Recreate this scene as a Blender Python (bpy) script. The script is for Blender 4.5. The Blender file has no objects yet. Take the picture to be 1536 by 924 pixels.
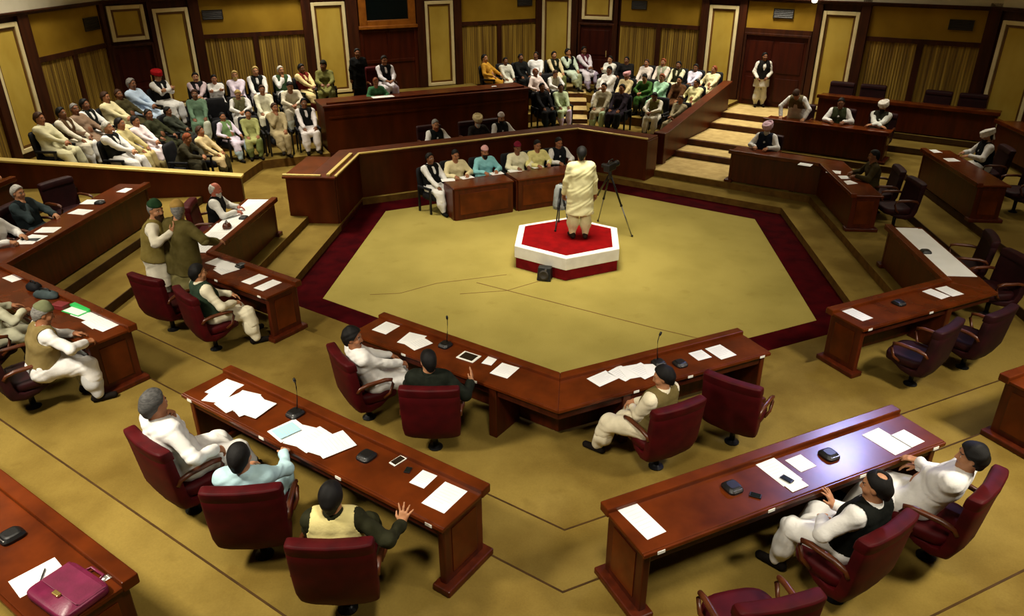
import bpy, bmesh, math, random
import numpy as np
from mathutils import Vector, Matrix
random.seed(7)
RNG = np.random.default_rng(11)
COL = bpy.context.scene.collection
PI = math.pi

# ------------------------------------------------------------------ colours and materials
def lin(c):
    out = []
    for v in c[:3]:
        v = v / 255.0
        out.append(v / 12.92 if v <= 0.04045 else ((v + 0.055) / 1.055) ** 2.4)
    return (out[0], out[1], out[2], 1.0)

def new_mat(name):
    m = bpy.data.materials.new(name)
    m.use_nodes = True
    nt = m.node_tree
    return m, nt, nt.nodes['Principled BSDF']

def plain(name, c, rough=0.6, metal=0.0, emit=0.0, coat=0.0):
    m, nt, b = new_mat(name)
    b.inputs['Base Color'].default_value = lin(c)
    b.inputs['Roughness'].default_value = rough
    b.inputs['Metallic'].default_value = metal
    if coat:
        b.inputs['Coat Weight'].default_value = coat
        b.inputs['Coat Roughness'].default_value = 0.15
    if emit:
        b.inputs['Emission Color'].default_value = lin(c)
        b.inputs['Emission Strength'].default_value = emit
    return m

def noisy(name, c1, c2, scale=8.0, rough=0.8, detail=4.0, stretch=(1, 1, 1), bump=0.0, bump_scale=None, lo=0.35, hi=0.65, coat=0.0, world=False, spec=0.5):
    """two-colour noise material in object (or generated) space, with optional bump"""
    m, nt, b = new_mat(name)
    N, L = nt.nodes, nt.links
    tc = N.new('ShaderNodeTexCoord')
    mp = N.new('ShaderNodeMapping')
    mp.inputs['Scale'].default_value = stretch
    if world:
        g = N.new('ShaderNodeNewGeometry')
        L.new(g.outputs['Position'], mp.inputs['Vector'])
    else:
        L.new(tc.outputs['Object'], mp.inputs['Vector'])
    nz = N.new('ShaderNodeTexNoise')
    nz.inputs['Scale'].default_value = scale
    nz.inputs['Detail'].default_value = detail
    L.new(mp.outputs['Vector'], nz.inputs['Vector'])
    rp = N.new('ShaderNodeValToRGB')
    rp.color_ramp.elements[0].position = lo
    rp.color_ramp.elements[1].position = hi
    rp.color_ramp.elements[0].color = lin(c1)
    rp.color_ramp.elements[1].color = lin(c2)
    L.new(nz.outputs['Fac'], rp.inputs['Fac'])
    L.new(rp.outputs['Color'], b.inputs['Base Color'])
    b.inputs['Roughness'].default_value = rough
    b.inputs['Specular IOR Level'].default_value = spec
    if coat:
        b.inputs['Coat Weight'].default_value = coat
        b.inputs['Coat Roughness'].default_value = 0.12
    if bump:
        n2 = N.new('ShaderNodeTexNoise')
        n2.inputs['Scale'].default_value = bump_scale or scale * 4
        n2.inputs['Detail'].default_value = 3
        L.new(mp.outputs['Vector'], n2.inputs['Vector'])
        bp = N.new('ShaderNodeBump')
        bp.inputs['Strength'].default_value = bump
        bp.inputs['Distance'].default_value = 0.01
        L.new(n2.outputs['Fac'], bp.inputs['Height'])
        L.new(bp.outputs['Normal'], b.inputs['Normal'])
    return m

def carpet(name, c1, c2, c3):
    """cut-pile carpet: broad worn patches, fine pile speckle"""
    m, nt, b = new_mat(name)
    N, L = nt.nodes, nt.links
    g = N.new('ShaderNodeNewGeometry')
    n1 = N.new('ShaderNodeTexNoise'); n1.inputs['Scale'].default_value = 0.9; n1.inputs['Detail'].default_value = 5
    n2 = N.new('ShaderNodeTexNoise'); n2.inputs['Scale'].default_value = 60; n2.inputs['Detail'].default_value = 2
    n3 = N.new('ShaderNodeTexNoise'); n3.inputs['Scale'].default_value = 2.6; n3.inputs['Detail'].default_value = 3
    for n in (n1, n2, n3):
        L.new(g.outputs['Position'], n.inputs['Vector'])
    r = N.new('ShaderNodeValToRGB')
    r.color_ramp.elements[0].position = 0.36; r.color_ramp.elements[0].color = lin(c1)
    r.color_ramp.elements[1].position = 0.6; r.color_ramp.elements[1].color = lin(c2)
    L.new(n1.outputs['Fac'], r.inputs['Fac'])
    r3 = N.new('ShaderNodeValToRGB')
    r3.color_ramp.elements[0].position = 0.62; r3.color_ramp.elements[0].color = (0, 0, 0, 1)
    r3.color_ramp.elements[1].position = 0.8; r3.color_ramp.elements[1].color = (0.5, 0.5, 0.5, 1)
    L.new(n3.outputs['Fac'], r3.inputs['Fac'])
    mx = N.new('ShaderNodeMixRGB'); mx.blend_type = 'MIX'
    L.new(r3.outputs['Color'], mx.inputs['Fac'])
    L.new(r.outputs['Color'], mx.inputs['Color1'])
    mx.inputs['Color2'].default_value = lin(c3)
    m2 = N.new('ShaderNodeMixRGB'); m2.blend_type = 'MULTIPLY'; m2.inputs['Fac'].default_value = 0.25
    L.new(mx.outputs['Color'], m2.inputs['Color1'])
    L.new(n2.outputs['Fac'], m2.inputs['Color2'])
    L.new(m2.outputs['Color'], b.inputs['Base Color'])
    b.inputs['Roughness'].default_value = 0.95
    b.inputs['Specular IOR Level'].default_value = 0.1
    bp = N.new('ShaderNodeBump'); bp.inputs['Strength'].default_value = 0.25; bp.inputs['Distance'].default_value = 0.005
    L.new(n2.outputs['Fac'], bp.inputs['Height'])
    L.new(bp.outputs['Normal'], b.inputs['Normal'])
    return m

def ribbed(name, c1, c2, c3):
    """acoustic panel: vertical slats of uneven tone (stripes run along local x = width)"""
    m, nt, b = new_mat(name)
    N, L = nt.nodes, nt.links
    tc = N.new('ShaderNodeTexCoord')
    w = N.new('ShaderNodeTexWave'); w.wave_type = 'BANDS'; w.bands_direction = 'X'
    w.inputs['Scale'].default_value = 4.2; w.inputs['Distortion'].default_value = 0.6; w.inputs['Detail'].default_value = 2
    L.new(tc.outputs['Object'], w.inputs['Vector'])
    mp = N.new('ShaderNodeMapping'); mp.inputs['Scale'].default_value = (9, 9, 0.25)
    L.new(tc.outputs['Object'], mp.inputs['Vector'])
    nz = N.new('ShaderNodeTexNoise'); nz.inputs['Scale'].default_value = 1.2; nz.inputs['Detail'].default_value = 4
    L.new(mp.outputs['Vector'], nz.inputs['Vector'])
    r = N.new('ShaderNodeValToRGB')
    r.color_ramp.elements[0].position = 0.35; r.color_ramp.elements[0].color = lin(c1)
    r.color_ramp.elements[1].position = 0.66; r.color_ramp.elements[1].color = lin(c3)
    e = r.color_ramp.elements.new(0.5); e.color = lin(c2)
    L.new(nz.outputs['Fac'], r.inputs['Fac'])
    mx = N.new('ShaderNodeMixRGB'); mx.blend_type = 'MULTIPLY'; mx.inputs['Fac'].default_value = 0.35
    L.new(r.outputs['Color'], mx.inputs['Color1']); L.new(w.outputs['Color'], mx.inputs['Color2'])
    L.new(mx.outputs['Color'], b.inputs['Base Color'])
    b.inputs['Roughness'].default_value = 0.75
    bp = N.new('ShaderNodeBump'); bp.inputs['Strength'].default_value = 0.5; bp.inputs['Distance'].default_value = 0.02
    L.new(w.outputs['Fac'], bp.inputs['Height']); L.new(bp.outputs['Normal'], b.inputs['Normal'])
    return m

M = {}
M['carpet'] = carpet('carpet_tan', (114, 92, 38), (143, 120, 57), (98, 76, 26))
M['well_carpet'] = carpet('carpet_well', (154, 139, 70), (166, 150, 78), (138, 121, 56))
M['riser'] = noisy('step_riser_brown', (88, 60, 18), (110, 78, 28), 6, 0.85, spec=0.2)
M['wood_riser'] = noisy('step_riser_wood', (62, 30, 8), (88, 46, 14), 6, 0.55, spec=0.3)
M['red_border'] = noisy('red_carpet_border', (44, 2, 5), (64, 4, 8), 3, 0.95, bump=0.2, bump_scale=80, spec=0.04, world=True)
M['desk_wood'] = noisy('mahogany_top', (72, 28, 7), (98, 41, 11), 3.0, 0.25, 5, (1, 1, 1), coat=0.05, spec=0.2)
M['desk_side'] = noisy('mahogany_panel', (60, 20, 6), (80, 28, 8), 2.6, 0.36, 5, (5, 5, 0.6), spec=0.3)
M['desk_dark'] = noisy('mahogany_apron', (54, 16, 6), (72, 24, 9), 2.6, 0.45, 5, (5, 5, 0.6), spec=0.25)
M['wall_wood'] = noisy('wall_wood_dark', (48, 20, 7), (70, 32, 11), 2.0, 0.5, 5, (4, 4, 0.5), spec=0.25)
M['alcove_wood'] = noisy('alcove_wood_red', (56, 17, 8), (76, 26, 11), 1.6, 0.3, 5, (4, 4, 0.5), spec=0.4)
M['rostrum_wood'] = noisy('rostrum_wood', (68, 26, 7), (90, 36, 11), 1.6, 0.36, 5, (2, 2, 0.5), spec=0.2)
M['frame_wood'] = noisy('orange_wood', (134, 74, 14), (160, 94, 24), 3, 0.4, 5, (2, 2, 2))
M['upper_panel'] = noisy('ochre_fabric_panel', (148, 114, 30), (168, 132, 40), 1.3, 0.85, 3, (1, 1, 1), bump=0.15, bump_scale=40, spec=0.15)
M['grille'] = ribbed('slatted_acoustic_panel', (116, 84, 16), (150, 116, 30), (190, 154, 56))
M['cream'] = noisy('cream_moulding', (232, 214, 158), (244, 228, 178), 3, 0.5, 3)
M['panel_tan'] = noisy('tan_fabric_panel', (188, 156, 60), (206, 176, 78), 1.5, 0.8, 3, (1, 1, 0.6), spec=0.15)
M['door_wood'] = noisy('door_wood_red', (50, 14, 7), (68, 22, 9), 1.5, 0.4, 5, (5, 5, 0.5), spec=0.25)
M['vent'] = plain('vent_dark', (34, 26, 16), 0.5)
M['plaster'] = noisy('cream_plaster', (214, 206, 178), (226, 218, 194), 2, 0.8, 3)
M['chair_red'] = noisy('oxblood_leather', (58, 4, 8), (74, 6, 11), 6, 0.6, 4, bump=0.06, bump_scale=60, spec=0.16)
M['chair_dark'] = noisy('dark_maroon_fabric', (34, 9, 12), (46, 12, 16), 6, 0.6, 4, spec=0.2)
M['seat_black'] = noisy('black_fabric', (16, 16, 20), (26, 26, 30), 9, 0.7, 3, spec=0.2)
M['arm_wood'] = noisy('arm_wood', (74, 34, 14), (98, 48, 20), 4, 0.35, 4, (2, 2, 2))
M['black'] = plain('black_plastic', (14, 14, 16), 0.4)
M['black_metal'] = plain('black_metal', (20, 20, 22), 0.35, 0.4)
M['chrome'] = plain('grey_metal', (150, 150, 150), 0.3, 0.9)
M['brass'] = plain('brass_strip', (232, 206, 126), 0.38, 0.45)
M['bead'] = noisy('brown_bead', (96, 62, 18), (116, 76, 24), 3, 0.5, 3)
M['lamp_glow'] = plain('lamp_glass', (255, 246, 214), 0.4, emit=3.0)
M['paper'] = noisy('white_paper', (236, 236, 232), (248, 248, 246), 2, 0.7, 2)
M['white_tag'] = plain('white_plate', (238, 236, 226), 0.5)
M['paper_blue'] = plain('pale_blue_paper', (170, 212, 226), 0.7)
M['ink'] = plain('grey_ink', (196, 198, 206), 0.8)
M['green'] = plain('green_folder', (40, 190, 90), 0.5)
M['screen'] = plain('dark_screen', (34, 26, 20), 0.15)
M['maroon_leather'] = noisy('maroon_briefcase', (96, 20, 52), (118, 28, 66), 8, 0.4, 4, bump=0.08, bump_scale=70)
M['gold'] = plain('gold_clasp', (230, 200, 120), 0.25, 0.9)
M['dais_red'] = noisy('dais_red_carpet', (108, 1, 3), (128, 2, 5), 5, 0.9, 3, bump=0.15, bump_scale=80, spec=0.1)
M['dais_white'] = noisy('dais_white_cloth', (226, 222, 214), (240, 238, 232), 4, 0.8, 3)
M['dais_dark'] = noisy('dais_maroon_base', (100, 6, 14), (124, 10, 20), 5, 0.85, 3, spec=0.15)
M['grey_cloth'] = noisy('grey_cloth', (120, 126, 124), (150, 156, 154), 9, 0.85, 3)
M['dark_cloth'] = noisy('slate_cloth', (44, 58, 60), (66, 82, 84), 9, 0.8, 3)
M['red_item'] = plain('dull_red_card', (120, 30, 34), 0.6)
M['edge_line'] = noisy('step_edge_line', (58, 38, 10), (72, 48, 14), 6, 0.8, spec=0.2)  # dark tone stands for the thin shadow at the step edges
M['seam'] = plain('carpet_seam', (112, 80, 30), 0.9)
M['projector_screen'] = plain('dark_glass', (12, 20, 20), 0.12)
M['stone_step'] = noisy('pale_carpet_runner', (176, 150, 96), (196, 170, 112), 5, 0.9, 3, spec=0.1)

# ------------------------------------------------------------------ mesh building
class MB:
    def __init__(self):
        self.v = []; self.f = []
    def add(self, vs, fs):
        o = len(self.v)
        self.v.extend([tuple(map(float, p)) for p in vs])
        self.f.extend([tuple(i + o for i in q) for q in fs])
        return self
    def box(self, x0, x1, y0, y1, z0, z1):
        vs = [(x0, y0, z0), (x1, y0, z0), (x1, y1, z0), (x0, y1, z0), (x0, y0, z1), (x1, y0, z1), (x1, y1, z1), (x0, y1, z1)]
        return self.add(vs, [(0, 3, 2, 1), (4, 5, 6, 7), (0, 1, 5, 4), (1, 2, 6, 5), (2, 3, 7, 6), (3, 0, 4, 7)])
    def prism(self, poly, z0, z1):
        """poly: 2-D outline (any winding), z0/z1 numbers or per-vertex lists"""
        a = sum(poly[i][0] * poly[(i + 1) % len(poly)][1] - poly[(i + 1) % len(poly)][0] * poly[i][1] for i in range(len(poly)))
        n = len(poly)
        Z0 = list(z0) if hasattr(z0, '__len__') else [z0] * n
        Z1 = list(z1) if hasattr(z1, '__len__') else [z1] * n
        idx = list(range(n))
        if a < 0:
            idx.reverse()
        vs = [(poly[i][0], poly[i][1], Z0[i]) for i in idx] + [(poly[i][0], poly[i][1], Z1[i]) for i in idx]
        fs = [tuple(reversed(range(n))), tuple(range(n, 2 * n))]
        fs += [(i, (i + 1) % n, n + (i + 1) % n, n + i) for i in range(n)]
        return self.add(vs, fs)
    def tube(self, pts, r, seg=8, caps=True):
        pts = [Vector(p) for p in pts]
        rs = r if hasattr(r, '__len__') else [r] * len(pts)
        rings = []
        up = Vector((0, 0, 1))
        for i, p in enumerate(pts):
            d = (pts[min(i + 1, len(pts) - 1)] - pts[max(i - 1, 0)]).normalized()
            a = d.cross(up)
            if a.length < 0.05:
                a = d.cross(Vector((0, 1, 0)))
            a.normalize(); b = d.cross(a)
            rings.append([p + (a * math.cos(2 * PI * k / seg) + b * math.sin(2 * PI * k / seg)) * rs[i] for k in range(seg)])
        return self.loft(rings, caps)
    def loft(self, rings, caps=True):
        n = len(rings[0]); vs = [q for r in rings for q in r]; fs = []
        for i in range(len(rings) - 1):
            for k in range(n):
                fs.append((i * n + k, i * n + (k + 1) % n, (i + 1) * n + (k + 1) % n, (i + 1) * n + k))
        if caps:
            fs.append(tuple(reversed(range(n)))); fs.append(tuple(range((len(rings) - 1) * n, len(rings) * n)))
        return self.add(vs, fs)
    def lathe(self, prof, seg=16, c=(0, 0)):
        rings = [[(c[0] + r * math.cos(2 * PI * k / seg), c[1] + r * math.sin(2 * PI * k / seg), z) for k in range(seg)] for r, z in prof]
        return self.loft(rings)
    def build(self, name, mat, parent=None, bevel=0.0, smooth=False, xf=None):
        me = bpy.data.meshes.new(name)
        vs = self.v if xf is None else [tuple(xf @ Vector(p)) for p in self.v]
        me.from_pydata(vs, [], self.f)
        bm = bmesh.new(); bm.from_mesh(me)
        bmesh.ops.recalc_face_normals(bm, faces=bm.faces)
        bm.to_mesh(me); bm.free()
        for m in (mat if isinstance(mat, (list, tuple)) else [mat]):
            me.materials.append(m)
        if smooth:
            me.polygons.foreach_set('use_smooth', [True] * len(me.polygons))
        o = bpy.data.objects.new(name, me); COL.objects.link(o)
        if parent is not None:
            o.parent = parent
        if bevel:
            md = o.modifiers.new('edge', 'BEVEL'); md.width = bevel; md.segments = 2; md.limit_method = 'ANGLE'; md.angle_limit = 0.6
        return o

def tag(o, label=None, cat=None, group=None, kind=None):
    if label: o['label'] = label
    if cat: o['category'] = cat
    if group: o['group'] = group
    if kind: o['kind'] = kind
    return o

def empty(name, loc=(0, 0, 0), rz=0.0):
    o = bpy.data.objects.new(name, None); COL.objects.link(o)
    o.location = loc; o.rotation_euler = (0, 0, rz); o.empty_display_size = 0.1
    return o

def copy_tree(o, parent=None):
    c = o.copy(); COL.objects.link(c)
    if parent is not None:
        c.parent = parent
    for ch in list(o.children):
        copy_tree(ch, c)
    return c

# ------------------------------------------------------------------ the hall's hexagonal geometry
# six sides round the well; n = outward normal, d = direction along the side
SIDE = {}
for k, a in (('BC', 240), ('CD', 300), ('DE', 0), ('EF', 60), ('FA', 120), ('AB', 180)):
    nn = (math.cos(math.radians(a)), math.sin(math.radians(a)))
    SIDE[k] = (nn, (nn[1], -nn[0]))
OFF = {'BC': -0.13, 'CD': 0.0, 'DE': -0.02, 'EF': 0.12, 'FA': 0.08, 'AB': 0.04}
ORDER = ['AB', 'BC', 'CD', 'DE', 'EF', 'FA']
def SP(side, dist, t):
    n, d = SIDE[side]
    return (n[0] * dist + d[0] * t, n[1] * dist + d[1] * t)
def meet(s1, d1, s2, d2):
    (a, b), (c, e) = SIDE[s1][0], SIDE[s2][0]
    det = a * e - b * c
    return ((d1 * e - b * d2) / det, (a * d2 - d1 * c) / det)
def hexagon(a, off=True):
    A = {k: a + (OFF[k] if off else 0) for k in ORDER}
    return [meet(ORDER[i], A[ORDER[i]], ORDER[(i + 1) % 6], A[ORDER[(i + 1) % 6]]) for i in range(6)]   # B C D E F A
def face_in(side):
    """rotation that turns local +Y towards the middle of the hall"""
    n = SIDE[side][0]
    return math.atan2(-n[1], -n[0]) - PI / 2
LEV = [0, .155, .31, .465, .62, .775, .93]

# ------------------------------------------------------------------ camera
S_ = 4.8
F_PX = 1129.71
CAM = Vector((0.02300906 * S_, -2.86763593 * S_, 1.17420869 * S_))
YAW, PITCH, ROLL = -0.08596035, 0.45682765, -0.00336699
fw = Vector((math.sin(YAW) * math.cos(PITCH), math.cos(YAW) * math.cos(PITCH), -math.sin(PITCH)))
rt = Vector((math.cos(YAW), -math.sin(YAW), 0)); upv = rt.cross(fw)
rt2 = rt * math.cos(ROLL) + upv * math.sin(ROLL); up2 = upv * math.cos(ROLL) - rt * math.sin(ROLL)
cd = bpy.data.cameras.new('camera'); cam = bpy.data.objects.new('camera', cd); COL.objects.link(cam)
cd.sensor_width = 36.0; cd.lens = F_PX / 1536 * 36.0; cd.clip_end = 100
cam.matrix_world = Matrix(((rt2.x, up2.x, -fw.x, CAM.x), (rt2.y, up2.y, -fw.y, CAM.y), (rt2.z, up2.z, -fw.z, CAM.z), (0, 0, 0, 1)))
bpy.context.scene.camera = cam
def ray(px, py):
    return rt2 * ((px - 768) / F_PX) - up2 * ((py - 462) / F_PX) + fw
def U(px, py, z):
    """the point at height z seen at a pixel of the photograph (survey of the place)"""
    d = ray(px, py); return CAM + d * ((z - CAM.z) / d.z)
def UW(px, py, side, dist):
    n = SIDE[side][0]; d = ray(px, py)
    return CAM + d * ((dist - CAM.x * n[0] - CAM.y * n[1]) / (d.x * n[0] + d.y * n[1]))
# ================================================================== FLOORS
TRIM = [20]
def struct(o):
    o['kind'] = 'structure'
    if o.name.startswith('trim_') and not o.name[5:].isdigit():
        TRIM[0] += 1; o.name = 'trim_%d' % TRIM[0]
    return o
WALL = {'AB': 12.6, 'BC': 15.5, 'CD': 15.5, 'DE': 12.6, 'EF': 12.1, 'FA': 12.8}
mb = MB(); mb.prism(hexagon(4.157), -0.3, 0.0)
struct(mb.build('floor_well', M['well_carpet']))
ring_in, ring_out = hexagon(4.157), hexagon(4.8)
mb = MB()
for i in range(6):
    j = (i + 1) % 6
    mb.prism([ring_in[i], ring_in[j], ring_out[j], ring_out[i]], -0.3, 0.004)
struct(mb.build('floor_red_border', M['red_border']))
def line_cut(side, dist, p, q):
    """point where the side's line at dist meets the line through p and q"""
    n = SIDE[side][0]
    a = n[0] * p[0] + n[1] * p[1] - dist; b = n[0] * q[0] + n[1] * q[1] - dist
    s = a / (a - b); return (p[0] + (q[0] - p[0]) * s, p[1] + (q[1] - p[1]) * s)
WOUT = {k: v for k, v in WALL.items()}
def poly_for(kind, dist, cuts):
    """inner outline of a tier. kind 'members': from the barrier on AB round B C D E to the barrier on EF; 'hall': full ring;
    'left' / 'right' visitors' sectors"""
    A = {k: (dist[k] if isinstance(dist, dict) else dist + OFF[k]) for k in ORDER}
    c0, c1 = cuts
    if kind == 'members':
        return [line_cut('AB', A['AB'], *c0)] + [meet('AB', A['AB'], 'BC', A['BC']), meet('BC', A['BC'], 'CD', A['CD']), meet('CD', A['CD'], 'DE', A['DE']), meet('DE', A['DE'], 'EF', A['EF'])] + [line_cut('EF', A['EF'], *c1)]
    if kind == 'left':
        return [line_cut('AB', A['AB'], *c0), meet('AB', A['AB'], 'FA', A['FA']), line_cut('FA', A['FA'], *c1)]
    if kind == 'right':
        return [line_cut('FA', A['FA'], *c0), meet('FA', A['FA'], 'EF', A['EF']), line_cut('EF', A['EF'], *c1)]
L_BAR = ((-7.1, 1.6), (-12.6, 0.44))                    # plan line of the barrier at the visitors' block by the near door
R_BAR = (SP('EF', 6.4, -.99), SP('EF', 12.1, -.99))     # barrier beside the aisle steps
ROS_L = (SP('FA', 7, -2.78), SP('FA', 13, -2.78))
ROS_R = (SP('FA', 7, 3.3), SP('FA', 13, 3.3))
def tier(name, kind, din, dout, cuts, z0, z1, mat):
    a, b = poly_for(kind, din, cuts), poly_for(kind, dout, cuts)
    mb = MB()
    for i in range(len(a) - 1):
        mb.prism([a[i], a[i + 1], b[i + 1], b[i]], z0, z1)
    o = struct(mb.build(name, mat))
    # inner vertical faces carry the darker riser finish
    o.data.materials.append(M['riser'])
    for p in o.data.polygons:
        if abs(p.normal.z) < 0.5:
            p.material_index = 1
    return o
def ring(name, din, dout, z0, z1):
    a, b = hexagon(din), hexagon(dout)
    mb = MB()
    for i in range(6):
        j = (i + 1) % 6
        mb.prism([a[i], a[j], b[j], b[i]], z0, z1)
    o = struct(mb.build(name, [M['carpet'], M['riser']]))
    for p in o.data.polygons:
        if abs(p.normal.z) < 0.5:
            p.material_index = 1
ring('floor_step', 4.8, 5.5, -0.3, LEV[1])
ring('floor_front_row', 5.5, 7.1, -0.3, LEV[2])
BIG = dict(WOUT)
cm = (L_BAR, R_BAR)
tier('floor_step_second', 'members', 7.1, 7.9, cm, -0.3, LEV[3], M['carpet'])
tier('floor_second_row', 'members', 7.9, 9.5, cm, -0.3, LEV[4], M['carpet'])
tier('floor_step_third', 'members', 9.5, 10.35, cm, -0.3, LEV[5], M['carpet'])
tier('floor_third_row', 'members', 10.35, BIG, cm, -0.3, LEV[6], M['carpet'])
VL = [(7.85, .53), (9.25, .78), (10.5, 1.03)]
VR = [(7.55, .53), (8.9, .78), (10.1, 1.03)]
cl, cr = (L_BAR, ROS_L), (ROS_R, R_BAR)
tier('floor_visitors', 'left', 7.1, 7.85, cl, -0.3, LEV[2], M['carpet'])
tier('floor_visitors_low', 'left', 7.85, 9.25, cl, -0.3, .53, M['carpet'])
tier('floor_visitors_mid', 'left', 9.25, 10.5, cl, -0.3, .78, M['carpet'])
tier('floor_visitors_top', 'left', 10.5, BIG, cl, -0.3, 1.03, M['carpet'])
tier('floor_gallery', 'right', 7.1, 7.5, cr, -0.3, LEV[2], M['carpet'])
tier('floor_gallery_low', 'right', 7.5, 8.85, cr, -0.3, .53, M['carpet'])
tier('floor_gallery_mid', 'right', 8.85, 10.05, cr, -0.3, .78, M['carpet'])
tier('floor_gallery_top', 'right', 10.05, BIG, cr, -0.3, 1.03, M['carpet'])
mb = MB(); mb.prism([SP('FA', 7.1 + .08, -2.78), SP('FA', 7.1 + .08, 3.3), SP('FA', 9.2, 3.3), SP('FA', 9.2, -2.78)], -0.3, LEV[2])
struct(mb.build('floor_rostrum_front', M['carpet']))
mb = MB(); mb.prism([SP('FA', 9.2, -2.78), SP('FA', 9.2, 3.3), SP('FA', 12.8, 3.3), SP('FA', 12.8, -2.78)], -0.3, 1.15)
struct(mb.build('floor_rostrum', M['carpet']))
# pale aisle treads in the EF aisle and corner F stairs
mb = MB()
for d0, d1, z in ((5.66, 7.18, LEV[2]), (7.26, 7.98, LEV[3]), (8.06, 9.58, LEV[4]), (9.66, 10.44, LEV[5]), (10.52, 11.9, LEV[6])):
    mb.prism([SP('EF', d0, -.9), SP('EF', d0, 1.0), SP('EF', d1, 1.0), SP('EF', d1, -.9)], z, z + .006)
struct(mb.build('floor_aisle_runner', M['stone_step']))
mb = MB()
for d0, d1, z in ((7.2, 7.24, LEV[3]), (8.0, 8.04, LEV[4]), (9.6, 9.64, LEV[5]), (10.46, 10.5, LEV[6])):
    mb.prism([SP('EF', d0 - .05, -1.0), SP('EF', d0 - .05, 1.0), SP('EF', d0 + .02, 1.0), SP('EF', d0 + .02, -1.0)], z - .155, z + .004)
struct(mb.build('trim_aisle_nosing', M['wood_riser']))
def corner_dir(k1, k2):
    a = np.array(meet(k1, 1, k2, 1)); return a / np.linalg.norm(a)
fd = np.array([-0.02, 1.0]); fd /= np.linalg.norm(fd); fp = np.array([fd[1], -fd[0]])
mb = MB(); mb2 = MB()
for r0, r1, z in ((8.75, 9.5, .53), (9.5, 10.2, .66), (10.2, 10.9, .79), (10.9, 11.6, .92), (11.6, 13.3, 1.05)):
    q = [fd * r0 + fp * -.1, fd * r0 + fp * .62, fd * r1 + fp * .62, fd * r1 + fp * -.1]
    mb.prism([tuple(a) for a in q], z - .12, z + .004)
    q = [fd * (r0 - .03) + fp * -.1, fd * (r0 - .03) + fp * .62, fd * (r0) + fp * .62, fd * (r0) + fp * -.1]
    mb2.prism([tuple(a) for a in q], z - .14, z + .002)
struct(mb.build('floor_gallery_stair', M['stone_step'])); struct(mb2.build('trim_stair_nosing', M['wood_riser']))
# carpet seams that show as fine dark lines
def strip(pts, w, z, name, mat):
    mb = MB()
    for p, q in zip(pts[:-1], pts[1:]):
        p, q = Vector(p).to_2d(), Vector(q).to_2d(); d = (q - p).normalized(); s = Vector((-d.y, d.x)) * w / 2
        mb.prism([p - s, q - s, q + s, p + s], z, z + .003)
    return struct(mb.build(name, mat))
strip([U(715, 424, 0), U(985, 493, 0), U(1100, 520, 0)], .018, .001, 'trim_1', M['seam'])
strip([U(555, 442, 0), U(600, 440, 0), U(655, 425, 0), U(760, 412, 0)], .012, .001, 'trim_2', M['seam'])
strip([U(690, 441, 0), U(760, 436, 0), U(815, 420, 0)], .012, .001, 'trim_3', M['seam'])
# dark nosing strip on each members' tier edge, coloured as its thin shadow line
for nm, kd, lv in (('trim_4', 7.1, 3), ('trim_5', 7.9, 4), ('trim_6', 9.5, 5), ('trim_7', 10.35, 6)):
    a, b = poly_for('members', kd - .012, cm), poly_for('members', kd + .008, cm)
    mb = MB()
    for i in range(len(a) - 1):
        mb.prism([a[i], a[i + 1], b[i + 1], b[i]], LEV[lv] - .12, LEV[lv] + .003)
    struct(mb.build(nm, M['edge_line']))

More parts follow.
